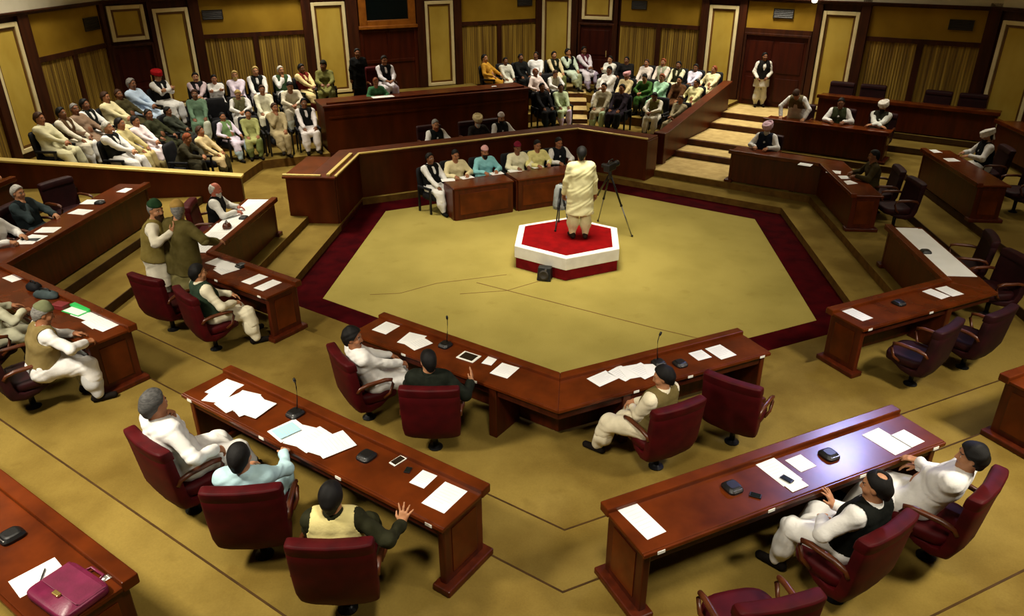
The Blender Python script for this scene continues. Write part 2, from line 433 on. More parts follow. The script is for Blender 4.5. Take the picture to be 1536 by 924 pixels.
# ================================================================== WALLS
ZR, ZC, ZT = 3.08, 4.12, 7.6          # rail, cornice, ceiling heights
def wall_frame(side):
    n, d = SIDE[side]
    return Matrix(((d[0], n[0], 0, n[0] * WALL[side]), (d[1], n[1], 0, n[1] * WALL[side]), (0, 0, 1, 0), (0, 0, 0, 1)))
class WallRun:
    """a run of panelling; local x along the wall, local -y into the room"""
    def __init__(self, X, tagname):
        self.X = X; self.t = tagname; self.k = 0
    def b(self, name, mat, *boxes, bevel=0.0):
        mb = MB()
        for q in boxes: mb.box(*q)
        o = mb.build(name, mat, bevel=bevel); o.matrix_world = self.X
        return struct(o)
    def backing(self, x0, x1, z0, z1, name='wall'):
        self.b('wall_' + self.t, M['wall_wood'], (x0, x1, 0, .3, z0, z1))
    def post(self, x0, x1, z0=.2, z1=ZC):
        return self.b('trim_post', M['wall_wood'], (x0, x1, -.10, 0, z0, z1), bevel=.01)
    def cream_panel(self, x0, x1, z0, z1):
        w = .10
        self.b('trim_panel_frame', M['cream'], (x0, x0 + w, -.07, 0, z0, z1), (x1 - w, x1, -.07, 0, z0, z1), (x0 + w, x1 - w, -.07, 0, z1 - w, z1), (x0 + w, x1 - w, -.07, 0, z0, z0 + w), bevel=.012)
        a = w + .0
        self.b('trim_panel_bead', M['bead'], (x0 + a, x0 + a + .06, -.035, 0, z0 + a, z1 - a), (x1 - a - .06, x1 - a, -.035, 0, z0 + a, z1 - a), (x0 + a + .06, x1 - a - .06, -.035, 0, z1 - a - .06, z1 - a), (x0 + a + .06, x1 - a - .06, -.035, 0, z0 + a, z0 + a + .06))
        self.b('wall_panel_' + self.t, M['panel_tan'], (x0 + a + .06, x1 - a - .06, -.02, 0, z0 + a + .06, z1 - a - .06))
    def wide(self, x0, x1, z0, vent=None):
        self.b('wall_upper_' + self.t, M['upper_panel'], (x0, x1, -.02, 0, ZR + .06, ZC - .02))
        self.b('trim_rail', M['wall_wood'], (x0, x1, -.06, 0, ZR - .06, ZR + .06))
        xm = (x0 + x1) / 2
        self.b('wall_grille_' + self.t, M['grille'], (x0, xm - .08, -.02, 0, z0 + .0, ZR - .06), (xm + .08, x1, -.02, 0, z0, ZR - .06))
        self.b('trim_mullion', M['wall_wood'], (xm - .08, xm + .08, -.06, 0, z0, ZR - .06))
        if vent:
            self.vent(*vent)
    def vent(self, x0, x1, z0, z1, where):
        e = empty('wall_vent'); e.matrix_world = self.X @ Matrix.Translation(((x0 + x1) / 2, -.02, (z0 + z1) / 2))
        tag(e, where, 'vent', 'wall vents')
        w, h = (x1 - x0) / 2, (z1 - z0) / 2
        MB().box(-w, w, -.02, 0, -h, h).build('duct', M['black'], e)
        mb = MB(); mb.box(-w - .02, -w, -.035, 0, -h - .02, h + .02).box(w, w + .02, -.035, 0, -h - .02, h + .02).box(-w, w, -.035, 0, h, h + .02).box(-w, w, -.035, 0, -h - .02, -h)
        mb.build('frame', M['vent'], e)
        mb = MB()
        for i in range(5):
            z = -h + (i + .5) * 2 * h / 5; mb.add([(-w, -.03, z - .012), (w, -.03, z - .012), (w, -.012, z + .012), (-w, -.012, z + .012), (-w, -.034, z - .009), (w, -.034, z - .009), (w, -.016, z + .015), (-w, -.016, z + .015)], [(0, 1, 2, 3), (7, 6, 5, 4), (0, 4, 5, 1), (3, 2, 6, 7), (0, 3, 7, 4), (1, 5, 6, 2)])
        mb.build('louver', M['vent'], e)
    def door(self, x0, x1, z0, name, leaves=1, split=False):
        """recessed door leaves with frame"""
        self.b(name, M['door_wood'], (x0 + .07, x1 - .07, -.03, 0, z0, ZR - .10))
        self.b('trim_door_frame', M['wall_wood'], (x0, x0 + .07, -.09, 0, z0, ZR - .03), (x1 - .07, x1, -.09, 0, z0, ZR - .03), (x0 + .07, x1 - .07, -.09, 0, ZR - .10, ZR - .03), bevel=.01)
        step = (x1 - x0 - .14) / leaves
        bx = []
        for i in range(leaves):
            a = x0 + .07 + i * step
            for (u0, u1) in ((z0 + .15, z0 + .85), (z0 + 1.0, ZR - .25)):
                bx += [(a + .1, a + step - .1, -.045, -.03, u0, u1)]
        self.b('trim_door_panel', M['door_wood'], *bx, bevel=.012)
        hx = x0 + .07 + step if leaves > 1 else x1 - .2
        self.b('trim_door_handle', M['brass'], (hx - .06, hx - .04, -.075, -.03, z0 + .95, z0 + 1.15))
    def cornice(self, x0, x1):
        self.b('trim_cornice', M['wall_wood'], (x0, x1, -.14, 0, ZC, ZC + .05), (x0, x1, -.18, 0, ZC + .05, ZC + .09), bevel=.01)
        self.b('wall_gallery_' + self.t, M['plaster'], (x0, x1, -.10, .3, ZC + .09, ZT))
# FA wall
r = WallRun(wall_frame('FA'), 'back')
r.backing(-5.35, 5.95, -.3, ZC + .09)
r.cornice(-5.35, 5.95)
r.post(-5.35, -5.07); r.wide(-5.07, -2.2, 1.1, (-5.0, -4.47, 3.55, 3.78, 'dark wall vent high above the bearded visitor with black waistcoat'))
r.post(-2.2, -1.93); r.cream_panel(-1.91, -.87, 1.2, 3.9); r.post(-.85, -.5)
r.post(1.42, 1.7); r.cream_panel(1.71, 2.69, 1.17, 3.82); r.post(2.71, 2.97)
r.wide(2.97, 5.72, 1.1, (5.05, 5.57, 3.58, 3.8, 'dark wall vent near the pale lit pilaster panel'))
r.post(5.72, 5.95)
# alcove behind the rostrum: red wood backing, ledge, framed dark screen above
r.b('wall_alcove', M['alcove_wood'], (-.5, 1.42, -.03, 0, 1.15, 3.08))
r.b('trim_alcove', M['alcove_wood'], (-.5, -.38, -.07, 0, 1.15, 3.08), (1.30, 1.42, -.07, 0, 1.15, 3.08), (-.38, 1.30, -.06, 0, 2.02, 2.12), (.4, .5, -.06, 0, 2.12, 3.08), (-.38, 1.30, -.06, 0, 2.98, 3.08), bevel=.01)
e = empty('wall_screen'); e.matrix_world = r.X @ Matrix.Translation((.46, 0, 3.72))
tag(e, 'dark glass screen in an orange wooden frame high behind the rostrum', 'screen')
MB().box(-.68, .68, -.05, 0, -.40, .42).build('glass', M['projector_screen'], e)
mb = MB(); mb.box(-.92, -.68, -.11, 0, -.62, .42).box(.68, .92, -.11, 0, -.62, .42).box(-.68, .68, -.11, 0, -.62, -.40).box(-.96, .96, -.16, 0, -.66, -.56)
mb.build('frame', M['frame_wood'], e, bevel=.015)
# EF wall
ZC = 3.94
r = WallRun(wall_frame('EF'), 'side')
r.backing(-5.4, 5.5, -.3, ZC + .09); r.cornice(-5.4, 5.5)
r.wide(-5.3, -2.5, 1.1, (-4.9, -4.4, 3.55, 3.78, 'dark wall vent above the row of white shirts near the red door'))
r.post(-2.5, -2.27); r.cream_panel(-2.25, -1.32, 1.1, 3.77); r.post(-1.3, -1.07)
r.b('wall_upper_doorway', M['upper_panel'], (-1.05, .92, -.02, 0, ZR + .1, ZC - .02)); r.b('trim_door_head', M['wall_wood'], (-1.05, .92, -.08, 0, ZR - .03, ZR + .1))
r.door(-1.05, .92, LEV[6], 'door_1', 2)
r.vent(-.26, .29, 3.5, 3.73, 'dark wall vent above the wide double doorway')
r.post(.94, 1.12); r.cream_panel(1.14, 2.13, 1.0, 3.75); r.post(2.15, 2.4)
r.wide(2.4, 5.2, 1.0, (4.38, 4.92, 3.44, 3.66, 'dark wall vent above the empty back-row chairs'))
r.post(5.2, 5.5)
ZC = 4.1
# AB wall
r = WallRun(wall_frame('AB'), 'near')
r.backing(-10.8, 6.66, -.3, ZC + .09); r.cornice(-10.8, 6.66)
r.cream_panel(2.28, 3.3, 1.2, 3.98); r.post(3.32, 3.68); r.wide(3.68, 6.5, 1.1, (5.8, 6.4, 3.52, 3.8, 'dark wall vent above the turned men by the corner door'))
r.post(6.5, 6.66); r.post(2.0, 2.26); r.wide(-.9, 2.0, 1.0)
# other walls (behind and beside the camera)
for sd, nm, x0, x1 in (('BC', 'rear', -9.0, 5.7), ('CD', 'rear_side', -5.7, 9.0), ('DE', 'far', -5.2, 10.8)):
    r = WallRun(wall_frame(sd), nm)
    r.backing(x0, x1, -.3, ZC + .09); r.cornice(x0, x1)
    x = x0 + .4
    while x + 3.9 < x1:
        r.cream_panel(x, x + 1.0, 1.1, 3.8); r.wide(x + 1.2, x + 3.8, 1.1); x += 4.1
# chamfered corners with door and panel
def chamfer(p, q, nm):
    p, q = Vector(p), Vector(q); d = (q - p).normalized(); n = Vector((-d.y, d.x))
    if n.dot(p) < 0: n = -n
    return Matrix(((d.x, n.x, 0, p.x), (d.y, n.y, 0, p.y), (0, 0, 1, 0), (0, 0, 0, 1))), (q - p).length
X, Ln = chamfer(SP('AB', 12.6, 6.66), SP('FA', 12.8, -5.35), 'a')
r = WallRun(X, 'corner'); r.backing(0, Ln, -.3, ZC + .09); r.cornice(0, Ln)
r.door(.04, 1.18, 1.03, 'door_2'); r.post(1.18, 1.3)
r.cream_panel(.14, 1.1, ZR + .05, ZC - .06)
r.cream_panel(1.3, Ln - .05, 1.2, 3.9)
X, Ln = chamfer(SP('FA', 12.8, 5.95), SP('EF', 12.1, -5.4), 'f')
r = WallRun(X, 'apex'); r.backing(0, Ln, -.3, ZC + .09); r.cornice(0, Ln)
r.cream_panel(.06, 1.12, 1.2, 3.85); r.post(1.14, 1.36)
r.door(1.4, Ln - .1, 1.03, 'door_3'); r.cream_panel(1.5, Ln - .2, ZR + .08, ZC - .02)
r.post(Ln - .1, Ln)
ZC = 3.94
X, Ln = chamfer(SP('EF', 12.1, 5.5), SP('DE', 12.6, -5.2), 'e')
r = WallRun(X, 'east'); r.backing(-.1, Ln, -.3, ZC + .09); r.cornice(-.1, Ln)
r.cream_panel(.1, 1.2, 1.1, 3.72); r.post(1.22, 1.4)
ZC = 4.1
# small wall lamps on the posts
for px, py, sd, dist, lab in ((1222, 1, 'EF', 11.9, 'small glowing wall lamp at the top of the post beside the wide doorway'), (203, 1, 'AB', 12.2, 'small glowing wall lamp at the top of the corner door post')):
    q = UW(px, py, sd, dist)
    e = empty('wall_lamp', q, face_in(sd)); tag(e, lab, 'lamp', 'wall lamps')
    MB().tube([(0, -.22, .02), (0, -.05, .02), (0, 0, .05)], .015, 8).build('bracket', M['brass'], e, smooth=True)
    MB().lathe([(.03, -.06), (.07, -.04), (.085, .03), (.06, .10), (.03, .12)], 16).build('shade', M['lamp_glow'], e, smooth=True)
    MB().box(-.05, .05, -.24, -.21, -.06, .10).build('wall_plate', M['brass'], e, bevel=.008)
# ceiling
outer = [(x * 1.0, y * 1.0) for x, y in [meet(ORDER[i], WALL[ORDER[i]] + .3, ORDER[(i + 1) % 6], WALL[ORDER[(i + 1) % 6]] + .3) for i in range(6)]]
struct(MB().prism(outer, ZT, ZT + .2).build('ceiling', M['plaster']))
# barriers
e = empty('wood_barrier', (-7.1, 1.6, 0)); tag(e, 'low polished wood barrier along the edge of the crowded visitors block by the near wall', 'barrier')
p, q = Vector((0, 0)), Vector((-5.5, -1.16)); dn = (q - p).normalized(); pn = Vector((-dn.y, dn.x)) * .07
MB().prism([p - pn, q - pn, q + pn, p + pn], [.2, .4, .4, .2], [1.0, 1.62, 1.62, 1.0]).build('panel', M['rostrum_wood'], e, bevel=.01)
pn2 = pn * 1.6
MB().prism([p - pn2 - dn * .04, q - pn2, q + pn2, p + pn2 - dn * .04], [1.0, 1.62, 1.62, 1.0], [1.045, 1.665, 1.665, 1.045]).build('cap_rail', M['brass'], e, bevel=.008)
e = empty('stair_barrier', (*SP('EF', 6.3, -.99), 0)); tag(e, 'sloping brown wood barrier beside the pale aisle steps', 'barrier')
n_, d_ = Vector(SIDE['EF'][0]), Vector(SIDE['EF'][1])
p, q = Vector((0, 0)), n_ * 4.6
pn = d_ * .08
MB().prism([p - pn, q - pn, q + pn, p + pn], [.3, .8, .8, .3], [1.02, 1.72, 1.72, 1.02]).build('panel', M['rostrum_wood'], e, bevel=.01)
MB().prism([p - pn * 1.7, q - pn * 1.7, q + pn * 1.7, p + pn * 1.7], [1.02, 1.72, 1.72, 1.02], [1.08, 1.78, 1.78, 1.08]).build('cap_rail', M['rostrum_wood'], e, bevel=.01)
MB().prism([p - pn * 2 - n_ * .1, p - pn * 2 + n_ * .1, p + pn * 2 + n_ * .1, p + pn * 2 - n_ * .1], .3, 1.12).build('newel_post', M['desk_side'], e, bevel=.015)
# ================================================================== DESKS
TOP = .74
DESKS = {}
def desk(key, side, dist, t0, t1, lev, label, c0=None, c1=None, tags=(), depth=.60, group='members desks'):
    """member's desk along one side. c0 / c1 = (neighbour side, its dist) where the desk is mitred into its neighbour at a corner"""
    z = LEV[lev]
    n, d = SIDE[side]
    def edge(dd, which):
        c = c0 if which == 0 else c1
        if c:
            x, y = meet(side, dist + dd, c[0], c[1] + dd)
            return x * d[0] + y * d[1]
        return t0 if which == 0 else t1
    root = empty('conference_desk', (*SP(side, dist, (t0 + t1) / 2 if not (c0 or c1) else (edge(0, 0) + edge(0, 1)) / 2), z), face_in(side))
    tag(root, label, 'desk', group)
    base = Matrix.Translation((*SP(side, dist, 0), 0))
    inv = (Matrix.Translation(root.location) @ Matrix.Rotation(root.rotation_euler.z, 4, 'Z')).inverted()
    def P(dd, t): return SP(side, dist + dd, t)
    def poly(d0, d1, i0=0.0, i1=0.0):
        """strip between depth d0 and d1, inset from each free end"""
        a0, a1, b0, b1 = edge(d0, 0), edge(d0, 1), edge(d1, 0), edge(d1, 1)
        if not c0: a0 += i0; b0 += i0
        if not c1: a1 -= i1; b1 -= i1
        return [P(d0, a0), P(d0, a1), P(d1, b1), P(d1, b0)]
    def mk(name, mat, items, bevel=.006, parent=root):
        mb = MB()
        for pl, z0, z1 in items: mb.prism(pl, z0, z1)
        o = mb.build(name, mat, None, bevel=bevel, xf=inv if parent is root else None)
        o.parent = parent
        return o
    h = z + TOP
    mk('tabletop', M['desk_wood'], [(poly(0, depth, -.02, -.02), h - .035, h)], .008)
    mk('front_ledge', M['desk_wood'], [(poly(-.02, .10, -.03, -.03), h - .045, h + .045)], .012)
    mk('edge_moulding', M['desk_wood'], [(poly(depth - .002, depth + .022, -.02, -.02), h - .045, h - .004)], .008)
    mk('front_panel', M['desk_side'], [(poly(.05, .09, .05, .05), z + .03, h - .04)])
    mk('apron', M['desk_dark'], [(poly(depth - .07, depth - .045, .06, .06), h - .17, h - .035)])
    fr = (c0, t0, 1), (c1, t1, -1)
    for c, t, s in fr:
        if not c:
            ta, tb = sorted((t + s * .02, t + s * .09))
            pl = [P(.04, ta), P(.04, tb), P(depth - .03, tb), P(depth - .03, ta)]
            e = mk('end_panel', M['desk_side'], [(pl, z + .06, h - .035)], .012)
            ta, tb = sorted((t - s * .06, t + s * .13))
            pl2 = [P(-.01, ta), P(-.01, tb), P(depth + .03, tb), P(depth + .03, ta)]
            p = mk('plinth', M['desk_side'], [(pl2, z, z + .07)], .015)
            ta, tb = sorted((t + s * .015, t + s * .012))
            t2 = t + s * .02
            pl3 = [P(.14, min(t2, t2 - s * .008)), P(.14, max(t2, t2 - s * .008)), P(depth - .13, max(t2, t2 - s * .008)), P(depth - .13, min(t2, t2 - s * .008))]
            mk('end_moulding', M['desk_wood'], [(pl3, z + .14, h - .12)], .003)
        else:
            tc = edge(depth, 0 if s == 1 else 1) + s * .85
            ta, tb = sorted((tc, tc + s * .11))
            pl = [P(.09, ta), P(.09, tb), P(depth - .02, tb), P(depth - .02, ta)]
            mk('leg_panel', M['desk_side'], [(pl, z, h - .035)], .01)
    for tt in tags:
        pl = [P(depth + .018, tt - .035), P(depth + .018, tt + .035), P(depth + .028, tt + .035), P(depth + .028, tt - .035)]
        mk('number_plate', M['white_tag'], [(pl, h - .04, h - .012)], 0)
    DESKS[key] = (side, dist, z, h)
    return root
desk('D1', 'BC', 5.38, -3.1, -.35, 2, 'front-row desk with the white-framed tablet, beside the man with a moustache', c0=('CD', 5.40), tags=(-2.35, -1.25, -.5))
desk('D2', 'CD', 5.40, .5, 3.1, 2, 'front-row desk with the tall gooseneck microphone, before the waistcoated man in cream', c1=('BC', 5.38), tags=(.62, 1.7, 2.45))
desk('D3', 'BC', 7.75, -3.83, -.32, 4, 'long second-row desk with big heaps of white papers and a white phone', tags=(-3.7, -2.65, -1.6, -.45))
desk('D4', 'CD', 7.83, .64, 4.0, 4, 'long second-row desk with a blue-white gleam on its polished top', tags=(3.86, 2.75, 1.7, .76))
desk('D5', 'BC', 10.2, -2.62, 3.2, 6, 'third-row desk carrying the maroon briefcase', tags=(-2.4,))
desk('D6b', 'BC', 5.30, 1.46, 2.6, 2, 'front-row desk in front of the man seated below the standing pair', c1=('AB', 5.70), tags=(1.6, 2.6))
desk('D6a', 'AB', 5.70, -3.0, -.03, 2, 'front-row desk covered in papers before the ruddy-faced man', c0=('BC', 5.30), tags=(-.2,))
for k in ('D6b',):
    pass
desk('D9', 'BC', 7.78, 1.54, 4.4, 4, 'second-row desk with the bright green folder and dark bags', c1=('AB', 8.12), tags=(1.7, 2.7))
desk('D10', 'AB', 8.12, -4.3, -.24, 4, 'second-row desk with dark front before the grey-haired man in slate', c0=('BC', 7.78), tags=(-.4,))
desk('D7a', 'DE', 5.60, .73, 3.1, 2, 'front-row desk whose varnished top carries a long painted white glare', c1=('CD', 5.45), tags=(.9,))
desk('D7b', 'CD', 5.45, -3.3, -1.05, 2, 'front-row desk with two loose sheets, before the empty maroon chairs', c0=('DE', 5.60), tags=(-1.15, -2.3))
desk('D8a', 'DE', 5.57, -3.2, -1.08, 2, 'front-row desk with scattered papers before the man in dark olive', c0=('EF', 5.65), tags=(-1.2,))
desk('D8b', 'EF', 5.65, 1.09, 3.2, 2, 'front-row desk by the aisle steps before the man in pink turban', c1=('DE', 5.57), tags=(1.2,))
desk('D11', 'DE', 7.80, -3.58, -.92, 4, 'second-row desk with dark front before the white-turbaned man in black waistcoat', tags=(-1.0,))
desk('D12', 'EF', 8.15, 1.05, 4.05, 4, 'second-row desk beside the aisle where three men sit together', tags=(1.2,))
desk('D13', 'EF', 10.5, 1.74, 6.1, 6, 'long back-row desk below the slatted wall with empty chairs behind', tags=(1.9,))
desk('D14', 'CD', 7.90, -4.2, -.97, 4, 'second-row desk end panel standing behind the maroon chairs at the frame edge', tags=(-1.1,))
desk('D15', 'AB', 10.2, -4.6, -1.05, 6, 'third-row desk end by the barrier where a white-clad man sits', tags=(-1.2,))
desk('D16', 'DE', 10.1, -5.3, -1.5, 6, 'third-row dark desk behind the white-turbaned man', tags=(-5.1,))

# ================================================================== SWIVEL CHAIRS
def sq(w, dp, n=20, p=3.2):
    """superellipse outline"""
    o = []
    for k in range(n):
        a = 2 * PI * k / n; c, s = math.cos(a), math.sin(a)
        o.append((w / 2 * math.copysign(abs(c) ** (2 / p), c), dp / 2 * math.copysign(abs(s) ** (2 / p), s)))
    return o
def make_chair():
    root = empty('swivel_chair')
    # boxy upholstered shell: sections stacked along a curved spine that sweeps under the seat
    spine = [(.20, .345, .46, .05), (.06, .300, .55, .09), (-.08, .285, .60, .11), (-.19, .325, .635, .125), (-.238, .44, .65, .125), (-.262, .62, .66, .12), (-.284, .80, .665, .115), (-.296, .90, .66, .115)]
    rings = []
    for i, (y, z, w, th) in enumerate(spine):
        a = spine[max(i - 1, 0)]; b = spine[min(i + 1, len(spine) - 1)]
        ty, tz = b[0] - a[0], b[1] - a[1]; l = math.hypot(ty, tz); ty /= l; tz /= l
        ny, nz = tz, -ty                         # thickness direction (forward/up)
        rings.append([(u, y + ny * v + (abs(u) / .33) ** 2 * .035 * ny, z + nz * v + (abs(u) / .33) ** 2 * .035 * nz) for u, v in sq(w, th, 32, 7)])
    MB().loft(rings).build('backrest', M['chair_red'], root, smooth=True, bevel=.012)
    # upholstered head pad with a flat, slanting top
    rings = []
    for z, w, th, dy in ((.885, .62, .10, .004), (.89, .665, .132, .006), (.955, .665, .138, .004), (.985, .655, .128, 0), (1.0, .60, .09, -.004)):
        rings.append([(u, -.294 - (z - .9) * .12 + dy + v + (abs(u) / .33) ** 2 * .035, z) for u, v in sq(w, th, 32, 7)])
    MB().loft(rings).build('headrest', M['chair_red'], root, smooth=True, bevel=.01)
    rings = []
    for z, w, dp in ((.35, .48, .46), (.38, .58, .54), (.45, .59, .55), (.478, .56, .53), (.485, .46, .44)):
        rings.append([(u, v + .06, z - .02 * max(0, (v + .06 - .15)) * 3) for u, v in sq(w, dp, 24, 3.6)])
    MB().loft(rings).build('seat', M['chair_red'], root, smooth=True)
    for s in (-1, 1):
        x = s * .325
        pts = [(x, -.235, .60), (x, -.20, .645), (x, -.10, .665), (x, .12, .665), (x, .20, .645), (x, .215, .58), (x, .17, .47), (x * .9, .10, .41)]
        MB().tube(pts, [.022, .024, .026, .026, .024, .020, .018, .018], 8).build('armrest', M['arm_wood'], root, smooth=True)
    MB().lathe([(.11, .335), (.10, .36), (.04, .365)][::-1] if False else [(.04, .24), (.10, .26), (.11, .31)], 14).build('swivel_plate', M['black_metal'], root, smooth=True)
    MB().tube([(0, 0, .02), (0, 0, .27)], [.034, .034], 12).build('pedestal', M['black_metal'], root, smooth=True)
    MB().lathe([(.085, 0), (.085, .012), (.05, .03), (.036, .04)], 16).build('floor_flange', M['black_metal'], root)
    return root
chair0 = make_chair()
chair_used = [False]
def place_chair(side, dist, t, lev, label, turn=0.0, dark=False):
    c = chair0 if not chair_used[0] else copy_tree(chair0)
    chair_used[0] = True
    c.location = (*SP(side, dist, t), LEV[lev]); c.rotation_euler = (0, 0, face_in(side) + math.radians(turn))
    tag(c, label, 'chair', 'members swivel chairs')
    if dark:
        for ch in c.children:
            if ch.name.split('.')[0] in ('backrest', 'headrest', 'seat'):
                ch.material_slots[0].link = 'OBJECT'; ch.material_slots[0].material = M['chair_dark']
    return c
R1, R2, R3 = 6.5, 8.93, 11.3
CH = {}
for key, a in {
    'P1': ('BC', R2, -1.13, 4, 'oxblood swivel chair under the man in white resting chin on hand', -4),
    'P2': ('BC', R2, -2.18, 4, 'oxblood swivel chair, its back to us, under the man in pale blue', 40),
    'P3': ('BC', R2, -3.25, 4, 'oxblood swivel chair, its back to us, under the man waving an open hand', 36),
    'P4': ('BC', R1, -1.07, 2, 'oxblood swivel chair under the man with a moustache', -22),
    'P5': ('BC', R1, -2.14, 2, 'oxblood swivel chair, its back to us, under the man in dark suit', 34),
    'P6': ('CD', R1, 2.45, 2, 'oxblood swivel chair under the man in cream with olive waistcoat', 2),
    'E1': ('CD', R1, 1.38, 2, 'empty oxblood swivel chair next to the man in cream at the front row', -62),
    'P7': ('CD', R2, 2.36, 4, 'oxblood swivel chair under the balding man in black waistcoat', 8),
    'P8': ('CD', R2, 1.25, 4, 'oxblood swivel chair under the reclining man in white reaching the desk', 18),
    'E2': ('CD', R2 + .2, 3.52, 4, 'empty oxblood swivel chair cut off by the bottom of the frame', -12),
    'P9': ('BC', R1, 1.99, 2, 'oxblood swivel chair under the man in green waistcoat below the standing pair', -12),
    'E3': ('BC', R1, 3.04, 2, 'empty oxblood swivel chair in front of the two standing men', 8),
    'P13': ('BC', R2, 2.05, 4, 'dark swivel chair under the man in beige waistcoat writing', -12, True),
    'P14': ('BC', R2, 3.1, 4, 'dark swivel chair under the man cut off by the frame beside the green folder desk', 0, True),
    'R1': ('CD', R1, -1.6, 2, 'empty maroon swivel chair at the two-sheet desk, closer to the dais', 14, True),
    'R2': ('CD', R1, -2.62, 2, 'empty maroon swivel chair with a shiny armrest, second along the two-sheet desk', 8, True),
    'R3': ('DE', R1 + .1, -2.3, 2, 'dark swivel chair under the man in dark olive with papers', -6, True),
    'R4': ('DE', R1 + .1, -1.35, 2, 'empty dark swivel chair next to the man in dark olive', 4, True),
    'R5': ('DE', R1 + .1, 1.65, 2, 'empty dark swivel chair with wooden arm at the white-glare desk, closer to the dais', -14, True),
    'R6': ('DE', R1 + .1, 2.62, 2, 'empty dark swivel chair second along the white-glare desk, by the frame edge', 10, True),
    'P17': ('EF', R1 + .05, 1.65, 2, 'dark swivel chair under the man in pink turban', 0, True),
    'P20': ('EF', R2 + .25, 1.65, 4, 'dark swivel chair behind the man bending forward in grey waistcoat', 0, True),
    'P21': ('EF', R2 + .25, 2.68, 4, 'dark swivel chair under the bareheaded man in dark green waistcoat', 0, True),
    'P22': ('EF', R2 + .25, 3.67, 4, 'dark swivel chair under the white-turbaned man with folded arms', 0, True),
    'P19': ('DE', R2 + .05, -2.95, 4, 'dark swivel chair under the white-turbaned man in black waistcoat', -6, True),
    'R7': ('DE', R2 + .05, -1.6, 4, 'empty dark swivel chair beside the white-turbaned man in black waistcoat', 6, True),
    'B1': ('EF', 11.35, 2.1, 6, 'empty dark chair on the back row, closest to the doorway', 0, True),
    'B2': ('EF', 11.35, 2.95, 6, 'empty dark chair on the back row, second from the doorway', 5, True),
    'B3': ('EF', 11.35, 4.55, 6, 'empty dark chair on the back row, third from the doorway', -4, True),
    'B4': ('EF', 11.35, 5.4, 6, 'empty dark chair on the back row, farthest from the doorway', 3, True),
    'P12': ('AB', R1 + .15, -1.0, 2, 'dark red swivel chair behind the ruddy-faced man', 14),
    'P15': ('AB', R2 + .2, -2.34, 4, 'dark swivel chair under the grey-haired man in slate', 0, True),
    'E5': ('AB', R2 + .35, -1.0, 4, 'empty dark swivel chair with looped arm beside the wood barrier', -20, True),
    'P16': ('AB', R2 + .1, -3.4, 4, 'dark swivel chair under the white-clad man cut off by the frame edge, second row', 0, True),
    'P23': ('AB', 10.95, -1.25, 6, 'dark swivel chair under the white-clad man at the third row by the barrier', 0, True),
}.items():
    CH[key] = place_chair(*a[:5], turn=a[5], dark=len(a) > 6)

# ================================================================== FRONT BENCH, CLERKS' TABLES, ROSTRUM
root = empty('parapet_bench', (*SP('FA', 4.95, 0), 0)); tag(root, 'long angled wooden parapet bench with bright brass edge behind the clerks', 'bench')
inv = Matrix.Translation(root.location).inverted()
def bench_poly(d0, d1, end0, end1):
    """bent strip AB - FA - EF between depths"""
    a = {'AB': 4.85, 'FA': 4.98, 'EF': 5.12}
    lw = {'AB': 1.0}
    def pts(dd):
        return [SP('AB', a['AB'] + dd, end0), meet('AB', a['AB'] + dd, 'FA', a['FA'] + dd), meet('FA', a['FA'] + dd, 'EF', a['EF'] + dd), SP('EF', a['EF'] + dd, end1)]
    return pts(d0), pts(d1)
def strip_mesh(d0, d1, z0, z1, name, mat, e0=1.15, e1=-.85, bevel=.008):
    a, b = bench_poly(d0, d1, e0, e1); mb = MB()
    for i in range(3): mb.prism([a[i], a[i + 1], b[i + 1], b[i]], z0, z1)
    o = mb.build(name, mat, None, bevel=bevel, xf=inv); o.parent = root; return o
strip_mesh(0, .06, 0, 1.14, 'front_panel', M['rostrum_wood'])
strip_mesh(-.03, .56, 1.14, 1.19, 'top_board', M['rostrum_wood'], 1.1, -.8)
strip_mesh(-.04, .02, 1.19, 1.225, 'brass_rail', M['brass'], 1.1, -.8)
strip_mesh(.50, .56, LEV[2], 1.14, 'rear_panel', M['desk_dark'])
strip_mesh(-.02, 0, 0, .12, 'skirting', M['desk_dark'], 1.13, -.83)
# deep counter at the near end of the bench
q = [SP('AB', 4.88, 1.12), SP('AB', 5.93, 1.12), SP('AB', 5.93, 2.6), SP('AB', 4.88, 2.6)]
o = MB().prism(q, .02, 1.14).build('counter', M['rostrum_wood'], None, bevel=.012, xf=inv); o.parent = root
q = [SP('AB', 4.84, 1.06), SP('AB', 5.98, 1.06), SP('AB', 5.98, 2.7), SP('AB', 4.84, 2.7)]
o = MB().prism(q, 1.14, 1.185).build('counter_top', M['desk_wood'], None, bevel=.012, xf=inv); o.parent = root
q = [SP('AB', 5.16, 1.1), SP('AB', 5.98, 1.1), SP('AB', 5.98, 1.16), SP('AB', 5.16, 1.16)]
o = MB().prism(q, 1.185, 1.225).build('brass_lip', M['brass'], None, bevel=.006, xf=inv); o.parent = root
q = [SP('AB', 4.97, 1.15), SP('AB', 5.05, 1.15), SP('AB', 5.05, 2.9), SP('AB', 4.97, 2.9)]
o = MB().prism(q, 1.185, 1.235).build('brass_lip', M['brass'], None, bevel=.006, xf=inv); o.parent = root
q = [SP('EF', 5.10, -.87), SP('EF', 5.7, -.87), SP('EF', 5.7, -.79), SP('EF', 5.10, -.79)]
o = MB().prism(q, 0, 1.14).build('end_panel', M['rostrum_wood'], None, bevel=.01, xf=inv); o.parent = root
